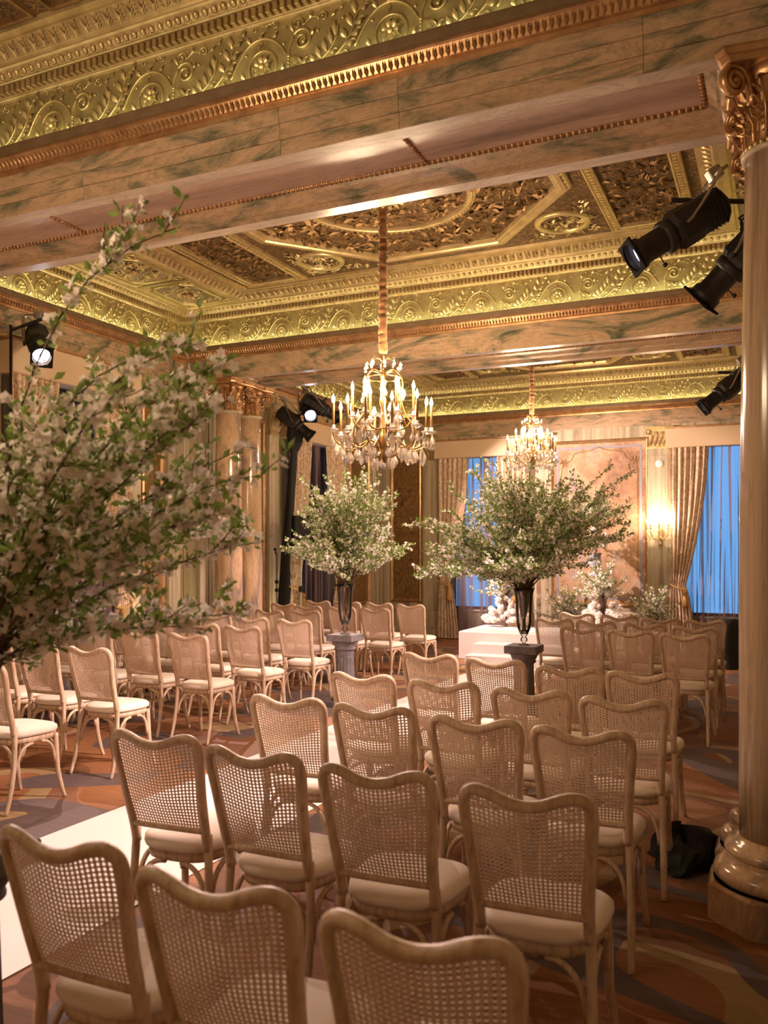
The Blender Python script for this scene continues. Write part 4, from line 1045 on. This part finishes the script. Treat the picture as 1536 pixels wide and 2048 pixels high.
# ------------------------------------------------------------------ chandeliers
def drop_mesh(n=8):
    g = MB(); g.lathe([(.002, .0), (.006, -.012), (.004, -.016), (.012, -.035), (.024, -.062), (.027, -.078), (.018, -.098), (.002, -.112)], n); return g.mesh('crystal_drop', 'crystal')
DROP = drop_mesh()
PLATE = MB().lathe([(.003, 0), (.028, -.035), (.034, -.06), (.016, -.11), (.002, -.125)], 6, Matrix.Scale(.4, 4, (0, 1, 0))).mesh('crystal_drop', 'crystal')
BULB = MB().lathe([(.006, 0), (.0145, .016), (.0165, .03), (.011, .052), (.004, .072), (.001, .082)], 10).mesh('flame_bulb', 'bulb_glow', True)
CANDLE = MB().lathe([(.0115, 0), (.0115, .19), (.008, .195)], 10).mesh('candle_sleeve', 'candle_tube', True)
def make_chandelier():
    t = thing('chandelier', 'crystal candle chandelier in the middle bay, nearer of the two', 'chandelier', group='crystal chandeliers'); r = random.Random(5)
    MB().lathe([(.004, -.30), (.03, -.28), (.045, -.24), (.02, -.19), (.03, -.14), (.06, -.10), (.035, -.04), (.018, .02), (.016, .20), (.035, .25), (.018, .30), (.012, .46), (.03, .48), (.012, .52), (.008, .70)], 14).build('stem', 'gold_lamp', t, True)
    g = MB(); n = 60; pts = []
    for i in range(n + 1): pts.append((.006 * math.sin(i * 2.1), .006 * math.cos(i * 1.7), .68 + (2.03 - .68) * i / n))
    MB().tube(pts, [.034 + .008 * math.sin(i * 2.4) + .004 * r.random() for i in range(n + 1)], 12).build('chain_sleeve', 'sleeve_silk', t, True)
    MB().lathe([(.015, 2.03), (.09, 2.03), (.08, 2.0), (.04, 1.97), (.03, 1.94)], 16).build('ceiling_rose', 'gold_lamp', t, True)
    MB().tube([(.15 * math.cos(2 * PI * i / 20), .15 * math.sin(2 * PI * i / 20), .46) for i in range(20)], .009, 6, closed=True).build('crown_ring', 'gold_lamp', t, True)
    def crystal(p, s=1.0, me=None):
        put('crystal_drop', me or (DROP if r.random() < .6 else PLATE), t, p, (0, 0, r.uniform(0, 6.3)), (s, s, s))
    for k in range(6):
        a = 2 * PI * k / 6; c, s = math.cos(a), math.sin(a); P_ = lambda q, z: (q * c, q * s, z)
        MB().tube(cat_rom([P_(.02, .50), P_(.10, .53), P_(.17, .47), P_(.19, .38), P_(.17, .28), P_(.22, .12), P_(.30, .0), P_(.28, -.14), P_(.12, -.22), P_(.03, -.24)], 4), .008, 6).build('cage_rib', 'gold_lamp', t, True)
        crystal(P_(.19, .36), .9); crystal(P_(.15, .45), .75); crystal(P_(.11, .62), .55); MB().tube(cat_rom([P_(.0, .60), P_(.06, .64), P_(.11, .63)], 3), .004, 5).build('top_hook', 'gold_lamp', t, True)
        MB().lathe([(.006, .52), (.016, .53), (.005, .545), (.018, .56), (.004, .585)], 6, Matrix.Translation((.17 * c, .17 * s, 0))).build('crystal_finial', 'crystal', t)
    arms = [(2 * PI * k / 12 + .1, .44 if k % 2 else .40, 0.0 if k % 2 else -.03) for k in range(12)] + [(2 * PI * k / 6 + .35, .27, .13) for k in range(6)]
    for k, (a, rad, z) in enumerate(arms):
        c, s = math.cos(a), math.sin(a); P_ = lambda q, zz: (q * c, q * s, zz)
        if k < 12: path = [P_(.05, -.16), P_(.14, -.10), P_(.24, -.17), P_(.34, -.16), P_(rad - .01, -.09), P_(rad, z - .02)]
        else: path = [P_(.02, .02), P_(.10, .0), P_(.20, .02), P_(rad, z - .02)]
        arm = MB().tube(cat_rom(path, 4), .0075, 6).build('arm', 'gold_lamp', t, True)
        MB().lathe([(.008, -.03), (.02, -.018), (.045, -.006), (.048, .0), (.03, .004), (.014, .012), (.02, .03), (.012, .035)], 12, Matrix.Translation(P_(rad, z))).build('drip_pan', 'crystal', arm, True)
        cd_ = put('candle_sleeve', CANDLE, arm, P_(rad, z + .03)); bu = put('flame_bulb', BULB, arm, P_(rad, z + .225))
        for q in range(3 if k < 12 else 2):
            b = a + (q - 1) * .12; crystal((rad * math.cos(b) * (1 + .03 * q), rad * math.sin(b) * (1 + .03 * q), z - .03 - .03 * r.random()), r.uniform(.75, 1.15))
        if k < 12: crystal(P_(.30, -.17), r.uniform(.8, 1.2)); crystal(P_(.22, -.16), .9); crystal(P_(.36, -.13 - .05 * r.random()), r.uniform(.7, 1.1))
    for k in range(10):
        a = 2 * PI * k / 10; crystal((.10 * math.cos(a), .10 * math.sin(a), -.25), .8)
    for k in range(26):
        a = r.uniform(0, 6.28); q = r.uniform(.05, .24); crystal((q * math.cos(a), q * math.sin(a), r.uniform(-.1, .34)), r.uniform(.6, 1.0))
    g = MB()
    for k in range(6):
        a = 2 * PI * k / 6 + .5
        for j in range(5):
            b = 2 * PI * j / 5; g.leaf((.06 * math.cos(a), .06 * math.sin(a), .12), (.06 * math.cos(a) + .05 * math.cos(b), .06 * math.sin(a) + .05 * math.sin(b), .15), (-math.sin(b), math.cos(b), 0), (0, 0, 1), .012, .5)
    g.build('crystal_flowers', 'crystal', t)
    return t
ch1 = make_chandelier(); ch1.location = (CX, 6.86, 2.69)
ch2 = copy_tree(ch1); ch2.location = (CX - .06, 12.1, 3.035); ch2.scale = (.83,) * 3; ch2['label'] = 'smaller looking crystal chandelier in the far bay, before the mural'
ch3 = copy_tree(ch1); ch3.location = (CX, 1.40, 2.69); ch3['label'] = 'added unseen fill chandelier in the near bay, left of the camera'  # extra chandelier out of view, added to brighten the near bay and foreground
for c_, p_ in ((ch1, P_CHAND), (ch2, P_CHAND * .9), (ch3, P_CHAND * .8)):
    for k in range(6):
        a = PI / 6 + PI / 3 * k; s_ = c_.scale[0]
        point('chandelier_light', c_.location + Vector((.36 * s_ * math.cos(a), .36 * s_ * math.sin(a), .40 * s_)), p_ / 6, WARM, .04)

# ------------------------------------------------------------------ stage lights
def make_fixture():
    t = thing('stage_spotlight', 'x', 'spotlight', group='black theatre spotlights')
    hs = MB().lathe([(.04, .34), (.085, .33), (.105, .30), (.108, .16), (.115, .15), (.118, .02), (.10, -.01)], 8).build('lamp_housing', 'black_metal', t)
    fin = MB()
    for z in (.20, .225, .25, .275, .30): fin.lathe([(.10, z), (.114, z + .003), (.114, z + .009), (.10, z + .012)], 8)
    fin.build('cooling_fins', 'black_metal', hs)
    MB().lathe([(.09, -.01), (.098, -.02), (.098, -.06), (.08, -.07)], 20).build('gate_collar', 'black_metal', t, True)
    MB().lathe([(.076, -.06), (.076, -.20), (.09, -.215), (.09, -.265), (.084, -.265), (.084, -.22)], 24, cap=False).build('barrel', 'black_metal', t, True)
    g = MB(); sq = [(-.098, -.098), (.098, -.098), (.098, .098), (-.098, .098)]; ci = ngon(0, 0, .084, 24, R(-135)); vs = []; fs = []
    for z in (-.262, -.275):
        o_ = len(vs)
        for k in range(24):
            a = R(-135) + 2 * PI * k / 24; m_ = max(abs(math.cos(a)), abs(math.sin(a))); vs += [(ci[k][0], ci[k][1], z), (.098 * math.cos(a) / m_, .098 * math.sin(a) / m_, z)]
        for k in range(24): j = (k + 1) % 24; f = (o_ + 2 * k, o_ + 2 * k + 1, o_ + 2 * j + 1, o_ + 2 * j); fs.append(f if z < -.27 else f[::-1])
    for k in range(24): j = (k + 1) % 24; fs.append((2 * k + 1, 49 + 2 * k, 49 + 2 * j, 2 * j + 1))
    g.add(vs, fs).build('gel_frame', 'black_matt', t)
    MB().lathe([(.001, -.222), (.04, -.228), (.072, -.218), (.074, -.21)], 20, cap=False).build('lens', 'lens_glow', t, True)
    MB().tube(cat_rom([(-.125, 0, .02), (-.13, .0, .08), (-.13, .10, .28), (-.10, .15, .36), (.10, .15, .36), (.13, .10, .28), (.13, 0, .08), (.125, 0, .02)], 3), .009, 6, flat=2.0, ref=(1, 0, 0)).build('yoke', 'steel', t)
    g = MB(); g.bbox(-.03, .03, .13, .20, .34, .42, .006); g.tube([(0, .165, .42), (0, .165, .47)], .012, 6); g.build('clamp', 'steel', t)
    for s in (-1, 1): MB().lathe([(.01, 0), (.022, .004), (.022, .022), (.008, .026)], 10, Matrix.Translation((s * .118, 0, .02)) @ Matrix.Rotation(s * PI / 2, 4, 'Y')).build('knob', 'black_plastic', t)
    MB().lathe([(.004, 0), (.004, .05), (.014, .055), (.014, .07), (.004, .075)], 8, Matrix.Translation((0, -.07, -.13)) @ Matrix.Rotation(R(90), 4, 'X')).build('focus_knob', 'black_plastic', t)
    return t
fx0 = make_fixture()
FX = [((-.55, 5.14, 3.44), (-5.2, 3.0, .3), 'big black spotlight with lit lens at the upper right, aimed left', .8, 66, .25),
      ((-.22, 5.33, 3.28), (-3.9, 6.4, 0), 'downward spotlight half hidden by the right column', .7, 54, .3),
      ((-.57, 10.3, 3.40), (-4.4, 9.0, .2), 'lone spotlight farther back beside the right column', 1.0, 52, .3),
      ((-6.22, 10.88, 3.68), (-2.6, 6.0, .6), 'brightest spotlight on the left stand, facing the camera', .8, 40, .3),
      ((-6.36, 10.78, 3.46), (-3.1, 12.4, .5), 'lower spotlight on the left stand by the columns', 1.1, 46, .3),
      ((-6.05, 11.0, 3.70), (-2.9, 14.9, 1.5), 'spotlight on the left stand turned away toward the mural', 1.4, 62, .3),
      ((-6.30, 5.95, 3.55), (-2.6, 3.0, .3), 'spotlight glinting through the foreground blossom', .35, 46, .3)]
for i, (p, q, lab, k, deg, ps) in enumerate(FX):
    f_ = fx0 if i == 0 else copy_tree(fx0); f_['label'] = lab; f_.location = p
    d = Vector(q) - Vector(p); f_.rotation_euler = d.to_track_quat('-Z', 'Y').to_euler()
    spot('spot_beam', Vector(p) + d.normalized() * .235, q, P_SPOT * k, PINK, deg, .35, .02)
    if i in (3, 6):
        for ch in f_.children:
            if ch.name.startswith('lens'): ch.data = ch.data.copy(); ch.data.materials[0] = MATS['lens_bright']
def stand(x, y, top, label, lean=(0, 0), wrapped=False, mat='black_metal'):
    t = thing('light_stand', label, 'stand', (x, y, 0), 0)
    L_ = lambda z: (lean[0] * z / top, lean[1] * z / top, z)
    MB().tube([L_(.12), L_(top * .5), L_(top)], [.018, .016, .013], 8).build('pole', mat, t, True)
    for k in range(3):
        a = 2 * PI * k / 3 + .4; MB().tube([(.0, .0, .32), (.22 * math.cos(a), .22 * math.sin(a), .02)], .011, 6).build('leg', 'black_metal', t)
    if wrapped:
        g = MB(); n = 26; r = random.Random(2)
        def rad(z): u = z / top; return (.085 - .04 * u) if u < .84 else (.045 + .07 * math.sin((u - .84) / .16 * PI))
        vs = []; m = 18
        for i in range(n):
            z = .05 + (top - .05) * i / (n - 1); c = L_(z)
            for q in range(m):
                a = 2 * PI * q / m; rr = rad(z) * (1 + .22 * math.sin(3 * a + z * 2) + .10 * math.sin(7 * a + 3 * z)); vs.append((c[0] + rr * math.cos(a), c[1] + rr * math.sin(a), z))
        fs = [(i * m + q, i * m + (q + 1) % m, (i + 1) * m + (q + 1) % m, (i + 1) * m + q) for i in range(n - 1) for q in range(m)]; fs.append(tuple((n - 1) * m + q for q in range(m)))
        g.add(vs, fs).build('cloth_wrap', 'black_cloth', t, True)
        MB().tube([L_(top * .845), (L_(top * .845)[0] + .002, L_(top * .845)[1], top * .85)], .05, 12).build('cloth_tie', 'black_plastic', t)
    return t
st = stand(-6.62, 10.72, 3.62, 'leaning light stand wrapped in black cloth beside the columns', (.22, .10), True)
MB().tube([(.22, .10, 3.58), (.62, .32, 3.86)], .016, 8).build('cross_bar', 'black_metal', st); MB().tube([(.22, .10, 3.5), (.26, .1, 3.64), (.42, .2, 3.80), (.38, .22, 3.6)], .008, 6).build('cable', 'black_plastic', st)
s2 = stand(.22, 5.62, 3.7, 'light stand standing behind the right edge column'); MB().tube([(0, 0, 3.66), (-.8, -.25, 3.72)], .016, 8).build('cross_bar', 'black_metal', s2)
for k in range(3): MB().tube(cat_rom([(-.28, -.1, 3.68), (-.36 - .03 * k, -.14, 3.60), (-.42, -.2 + .04 * k, 3.50 + .04 * k), (-.34, -.22, 3.42), (-.22, -.12, 3.5), (-.1, -.02, 3.62)], 4), .007, 5).build('cable', 'black_plastic', s2, True)
s3 = stand(.18, 10.7, 3.65, 'light stand in the far bay by the right column'); MB().tube([(0, 0, 3.6), (-.8, -.25, 3.66)], .016, 8).build('cross_bar', 'black_metal', s3)
s4 = stand(-6.56, 5.85, 3.75, 'light stand hidden behind the foreground blossom'); MB().tube([(0, 0, 3.7), (.3, .1, 3.8)], .016, 8).build('cross_bar', 'black_metal', s4)
# loudspeaker, microphone stand, small stand
ls = stand(-6.42, 11.0, 1.6, 'pale pole tripod under the loudspeaker', mat='white_plastic'); MB().lathe([(.03, 1.02), (.035, 1.03), (.035, 1.10), (.02, 1.11)], 10).build('collar', 'black_plastic', ls)
sp = thing('loudspeaker', 'black loudspeaker box on the tripod by the left curtains', 'speaker', (-6.42, 11.0, 1.585), R(-40))
MB().bbox(-.17, .17, -.16, .16, 0, .56, .012).build('cabinet', 'black_plastic', sp); MB().bbox(-.155, .155, -.166, -.158, .02, .54, .002).build('grille', 'black_cloth', sp)
ms = thing('microphone_stand', 'thin black microphone stand between columns and loudspeaker', 'stand', (-6.60, 10.62, 0))
MB().tube([(0, 0, .03), (0, 0, 1.58)], .008, 8).build('pole', 'black_metal', ms); MB().lathe([(.13, 0), (.13, .02), (.03, .035)], 20).build('base', 'black_metal', ms)
for z in (1.06, 1.18): MB().sphere((0, 0, z), .032, 8, 6).build('clutch', 'black_plastic', ms)
g = MB(); g.tube([(0, 0, 1.56), (-.03, 0, 1.62)], .014, 8); g.sphere((-.03, 0, 1.65), .026, 8, 6); g.build('microphone', 'black_plastic', ms)
us = stand(-6.45, 7.75, .95, 'short black stand with red indicator before the gilt panel'); MB().bbox(-.05, .05, -.05, .05, .95, 1.06, .01).build('head', 'black_plastic', us); MB().lathe([(.03, .90), (.03, .92)], 10).build('indicator', 'led_red', us)
# floor uplights washing the pilasters and columns
for i, (x, y, q, lab) in enumerate((( -6.62, 7.84, (-6.88, 7.84, 2.2), 'the pale pilaster by the window'), (-6.62, 8.86, (-6.42, 8.98, 2.4), 'the swirling veined column'), (-6.60, 10.93, (-6.88, 10.95, 2.2), 'the pilaster by the far left window'), (-6.55, 13.16, (-6.88, 13.16, 2.2), 'the pilaster beyond the far left window'))):
    t = thing('floor_uplight', 'small black floor uplight washing ' + lab, 'uplight', (x, y, 0), group='floor uplights')
    MB().lathe([(.06, 0), (.06, .015), (.02, .02), (.02, .04)], 14).build('foot', 'black_metal', t); MB().lathe([(.04, .035), (.055, .045), (.055, .13), (.048, .13), (.045, .11), (.005, .108)], 16).build('can', 'black_metal', t, True)
    spot('uplight_beam', (x, y, .15), q, P_UP, (1.0, .82, .48), 60, .8, .04)

# ------------------------------------------------------------------ sconce and wall disc
sc = thing('wall_sconce', 'gilt five arm candle sconce right of the mural', 'sconce', (-1.80, YF - .066, 1.92), PI)
g = MB(); g.lathe([(.005, -.22), (.03, -.20), (.035, -.16), (.022, -.12), (.045, -.06), (.03, 0), (.05, .05), (.02, .10), (.005, .13)], 12, Matrix.Translation((0, .03, 0)) @ Matrix.Diagonal((1, .6, 1, 1))); g.build('backplate', 'gold_warm', sc, True)
for k in range(5):
    a = R(-80 + 40 * k); c, s = math.sin(a), math.cos(a); rr = .22; P_ = lambda q, z: (q * c, .05 + q * s * .75, z)
    arm = MB().tube(cat_rom([P_(.0, -.05), P_(.08, -.10), P_(.17, -.06), P_(rr, .03), P_(rr, .08)], 4), .008, 6).build('arm', 'gold_warm', sc, True)
    MB().lathe([(.006, 0), (.026, .01), (.028, .02), (.01, .024)], 10, Matrix.Translation(P_(rr, .075))).build('drip_pan', 'gold_warm', arm, True)
    put('candle_sleeve', CANDLE, arm, P_(rr, .09), None, (.8, .8, .45)); put('flame_bulb', BULB, arm, P_(rr, .178), None, (.9, .9, .9))
    l = MB()
    for j in range(5): l.leaf(P_(.05 + .03 * j, -.08 + .02 * j), (P_(.05 + .03 * j, 0)[0] + .03 * math.cos(j * 2), P_(.05 + .03 * j, 0)[1] + .02, -.06 + .05 * math.sin(j * 2.3)), (0, 0, 1), (0, 1, 0), .012, .6)
    l.build('leaf_spray', 'gold_warm', arm)
g = MB()
for j in range(14): a = j * 2.4; g.leaf((0, .06, .03 + .015 * j), (.07 * math.cos(a), .09, .06 + .015 * j + .03 * math.sin(a)), (0, 0, 1), (0, 1, 0), .014, .6)
g.build('centre_foliage', 'gold_warm', sc)
for dx in (-.16, 0, .16): point('sconce_light', (-1.80 + dx, YF - .26, 2.17), 7, WARM, .03)
wd = thing('wall_disc', 'small round white wall speaker above the sconce', 'speaker', (-1.82, YF - .064, 3.10), PI)
MB().lathe([(.062, 0), (.066, .01), (.06, .022), (.05, .026)], 24, Matrix.Rotation(R(-90), 4, 'X')).build('rim', 'white_plastic', wd, True); MB().lathe([(.05, .024), (.04, .030), (.005, .032)], 24, Matrix.Rotation(R(-90), 4, 'X')).build('grille', 'white_plastic', wd, True)

# ------------------------------------------------------------------ altar flowers and urns
def bloom_mesh(seed):
    r = random.Random(seed); g = MB(); n = 26
    for k in range(n):
        z = 1 - 2 * (k + .5) / n; a = k * 2.39996; q = math.sqrt(1 - z * z); d = Vector((q * math.cos(a), q * math.sin(a), z)); sd = d.orthogonal().normalized(); sd = Matrix.Rotation(r.uniform(0, 3), 3, d) @ sd; u = d.cross(sd); c = d * .04
        g.add([c - sd * .024 - d * .02, c - u * .02 + d * .014, c + sd * .024 - d * .02, c + u * .02 + d * .012, c - d * .004], [(0, 1, 4), (1, 2, 4), (2, 3, 4), (3, 0, 4)])
    g.sphere((0, 0, 0), .036, 8, 6); return g.mesh('white_bloom', 'bloom_white')
BL = [bloom_mesh(i) for i in range(3)]
def floral(name_label, x, y, z, spread, n, seed, spray=None, rz=0):
    t = thing('floral_arrangement', name_label, 'flowers', (x, y, z), rz, 'altar flower clusters'); r = random.Random(seed)
    for k in range(n):
        u = r.random() ** .6; a = r.uniform(0, 2 * PI); q = spread[0] * u
        zz = .04 + spread[1] * (1 - u * .8) * r.uniform(.15, 1)
        s = r.uniform(.6, 1.35); put('white_bloom', BL[k % 3], t, (q * math.cos(a), q * math.sin(a) * .6, zz), (r.uniform(0, 3), r.uniform(0, 3), 0), (s, s, s))
    if spray:
        a = put('branches', spray[0], t, (0, 0, -.12)); b = put('leaves', spray[1], t, (0, 0, -.12)); c = put('blossoms', spray[2], t, (0, 0, -.12)); b['kind'] = c['kind'] = 'stuff'
    return t
SPR = blossom_tree(51, .46, 22, 6, leafsize=.03, petal=.012); SPR2 = blossom_tree(57, .34, 22, 6, leafsize=.034, petal=.011)
floral('white blooms massed on the left end of the platform', -3.92, 13.15, .43, (.36, .62), 70, 1, SPR)
floral('white blooms massed on the right end of the platform', -2.42, 13.15, .43, (.36, .68), 70, 2, SPR)
floral('low white blooms along the floor right of the platform', -1.75, 13.9, .02, (.45, .35), 18, 3, SPR)
floral('low white blooms on the floor behind the platform centre', -3.1, 13.95, .02, (.5, .6), 26, 4, SPR)
def make_urn(x, y, lab):
    pl = thing('acrylic_plinth', 'clear acrylic plinth under the ' + lab, 'plinth', (x, y, 0), group='clear plinths'); MB().bbox(-.14, .14, -.14, .14, 0, 1.23, .004).build('plinth_block', 'acrylic', pl)
    u = thing('urn', 'fluted grey stone ' + lab, 'urn', (x, y, 1.23), group='grey urns')
    MB().bbox(-.075, .075, -.075, .075, 0, .03, .004).build('foot', 'urn_stone', u)
    MB().lathe([(.065, .03), (.06, .045), (.035, .07), (.03, .10), (.045, .115), (.03, .125)], 20).build('stem', 'urn_stone', u, True)
    MB().lathe([(.03, .12), (.08, .15), (.105, .20), (.105, .24)], 40, flute=lambda a, z: 1 - .06 * abs(math.sin(a * 9)) * (1 if z < .21 else 0)).build('fluted_bowl', 'urn_stone', u)
    MB().lathe([(.10, .235), (.09, .25), (.085, .33), (.11, .355), (.115, .365), (.10, .365), (.08, .34)], 30).build('rim', 'urn_stone', u, True)
make_urn(-2.62, 13.62, 'urn right of the altar centre'); make_urn(-3.38, 13.62, 'urn left of the altar centre')
floral('white roses and foliage filling the right urn', -2.60, 13.62, 1.60, (.30, .50), 24, 8, SPR2)
floral('white roses and foliage filling the left urn', -3.38, 13.62, 1.60, (.30, .50), 24, 9, SPR2, 2.0)

# ------------------------------------------------------------------ black cloths
g = MB(); nx, nz = 34, 14; vs = []; fs = []
for j in range(nz + 1):
    f = j / nz
    for i in range(nx):
        a = 2 * PI * i / nx; rr = (1 - f ** 3.2) * (1 + .16 * math.sin(3 * a + 1) + .09 * math.sin(7 * a + f * 5) + .05 * math.sin(13 * a - f * 9))
        vs.append((.16 * rr * math.cos(a) + .04 * math.sin(f * 3), .24 * rr * math.sin(a), .004 + .15 * math.sin(f * PI / 2) * (1 + .22 * math.sin(2 * a + 2) + .12 * math.sin(5 * a + f * 6))))
for j in range(nz):
    for i in range(nx): i2 = (i + 1) % nx; fs.append((j * nx + i, j * nx + i2, (j + 1) * nx + i2, (j + 1) * nx + i))
o = g.add(vs, fs).build('black_cloth_heap', 'black_cloth', None, False, (-.47, 4.74, 0), (0, 0, .15)); tag(o, 'crumpled black cloth heaped on the carpet by the right column', 'cloth')
t = thing('draped_stand', 'black cloth hanging over a low stand by the right far window', 'cloth', (-.60, 12.7, 0))
g = MB(); vs = []; fs = []; n = 12; m_ = 20
for i in range(n):
    f = i / (n - 1); z = .01 + .67 * f; w = .10 + .05 * math.sin(f * 2.6) + .03 * f
    for q in range(m_):
        a = 2 * PI * q / m_; rr = w * (1 + .16 * math.sin(3 * a + f * 2) + .08 * math.sin(8 * a)); vs.append((rr * math.cos(a) - .03 * math.sin(f * 3), rr * .8 * math.sin(a), z + (.02 * math.sin(4 * a) if i == n - 1 else 0)))
fs = [(i * m_ + q, i * m_ + (q + 1) % m_, (i + 1) * m_ + (q + 1) % m_, (i + 1) * m_ + q) for i in range(n - 1) for q in range(m_)]; fs.append(tuple((n - 1) * m_ + q for q in range(m_)))
g.add(vs, fs).build('hanging_cloth', 'black_cloth', t, True); MB().tube([(0, 0, .02), (0, 0, .66)], .012, 6).build('post', 'black_metal', t)
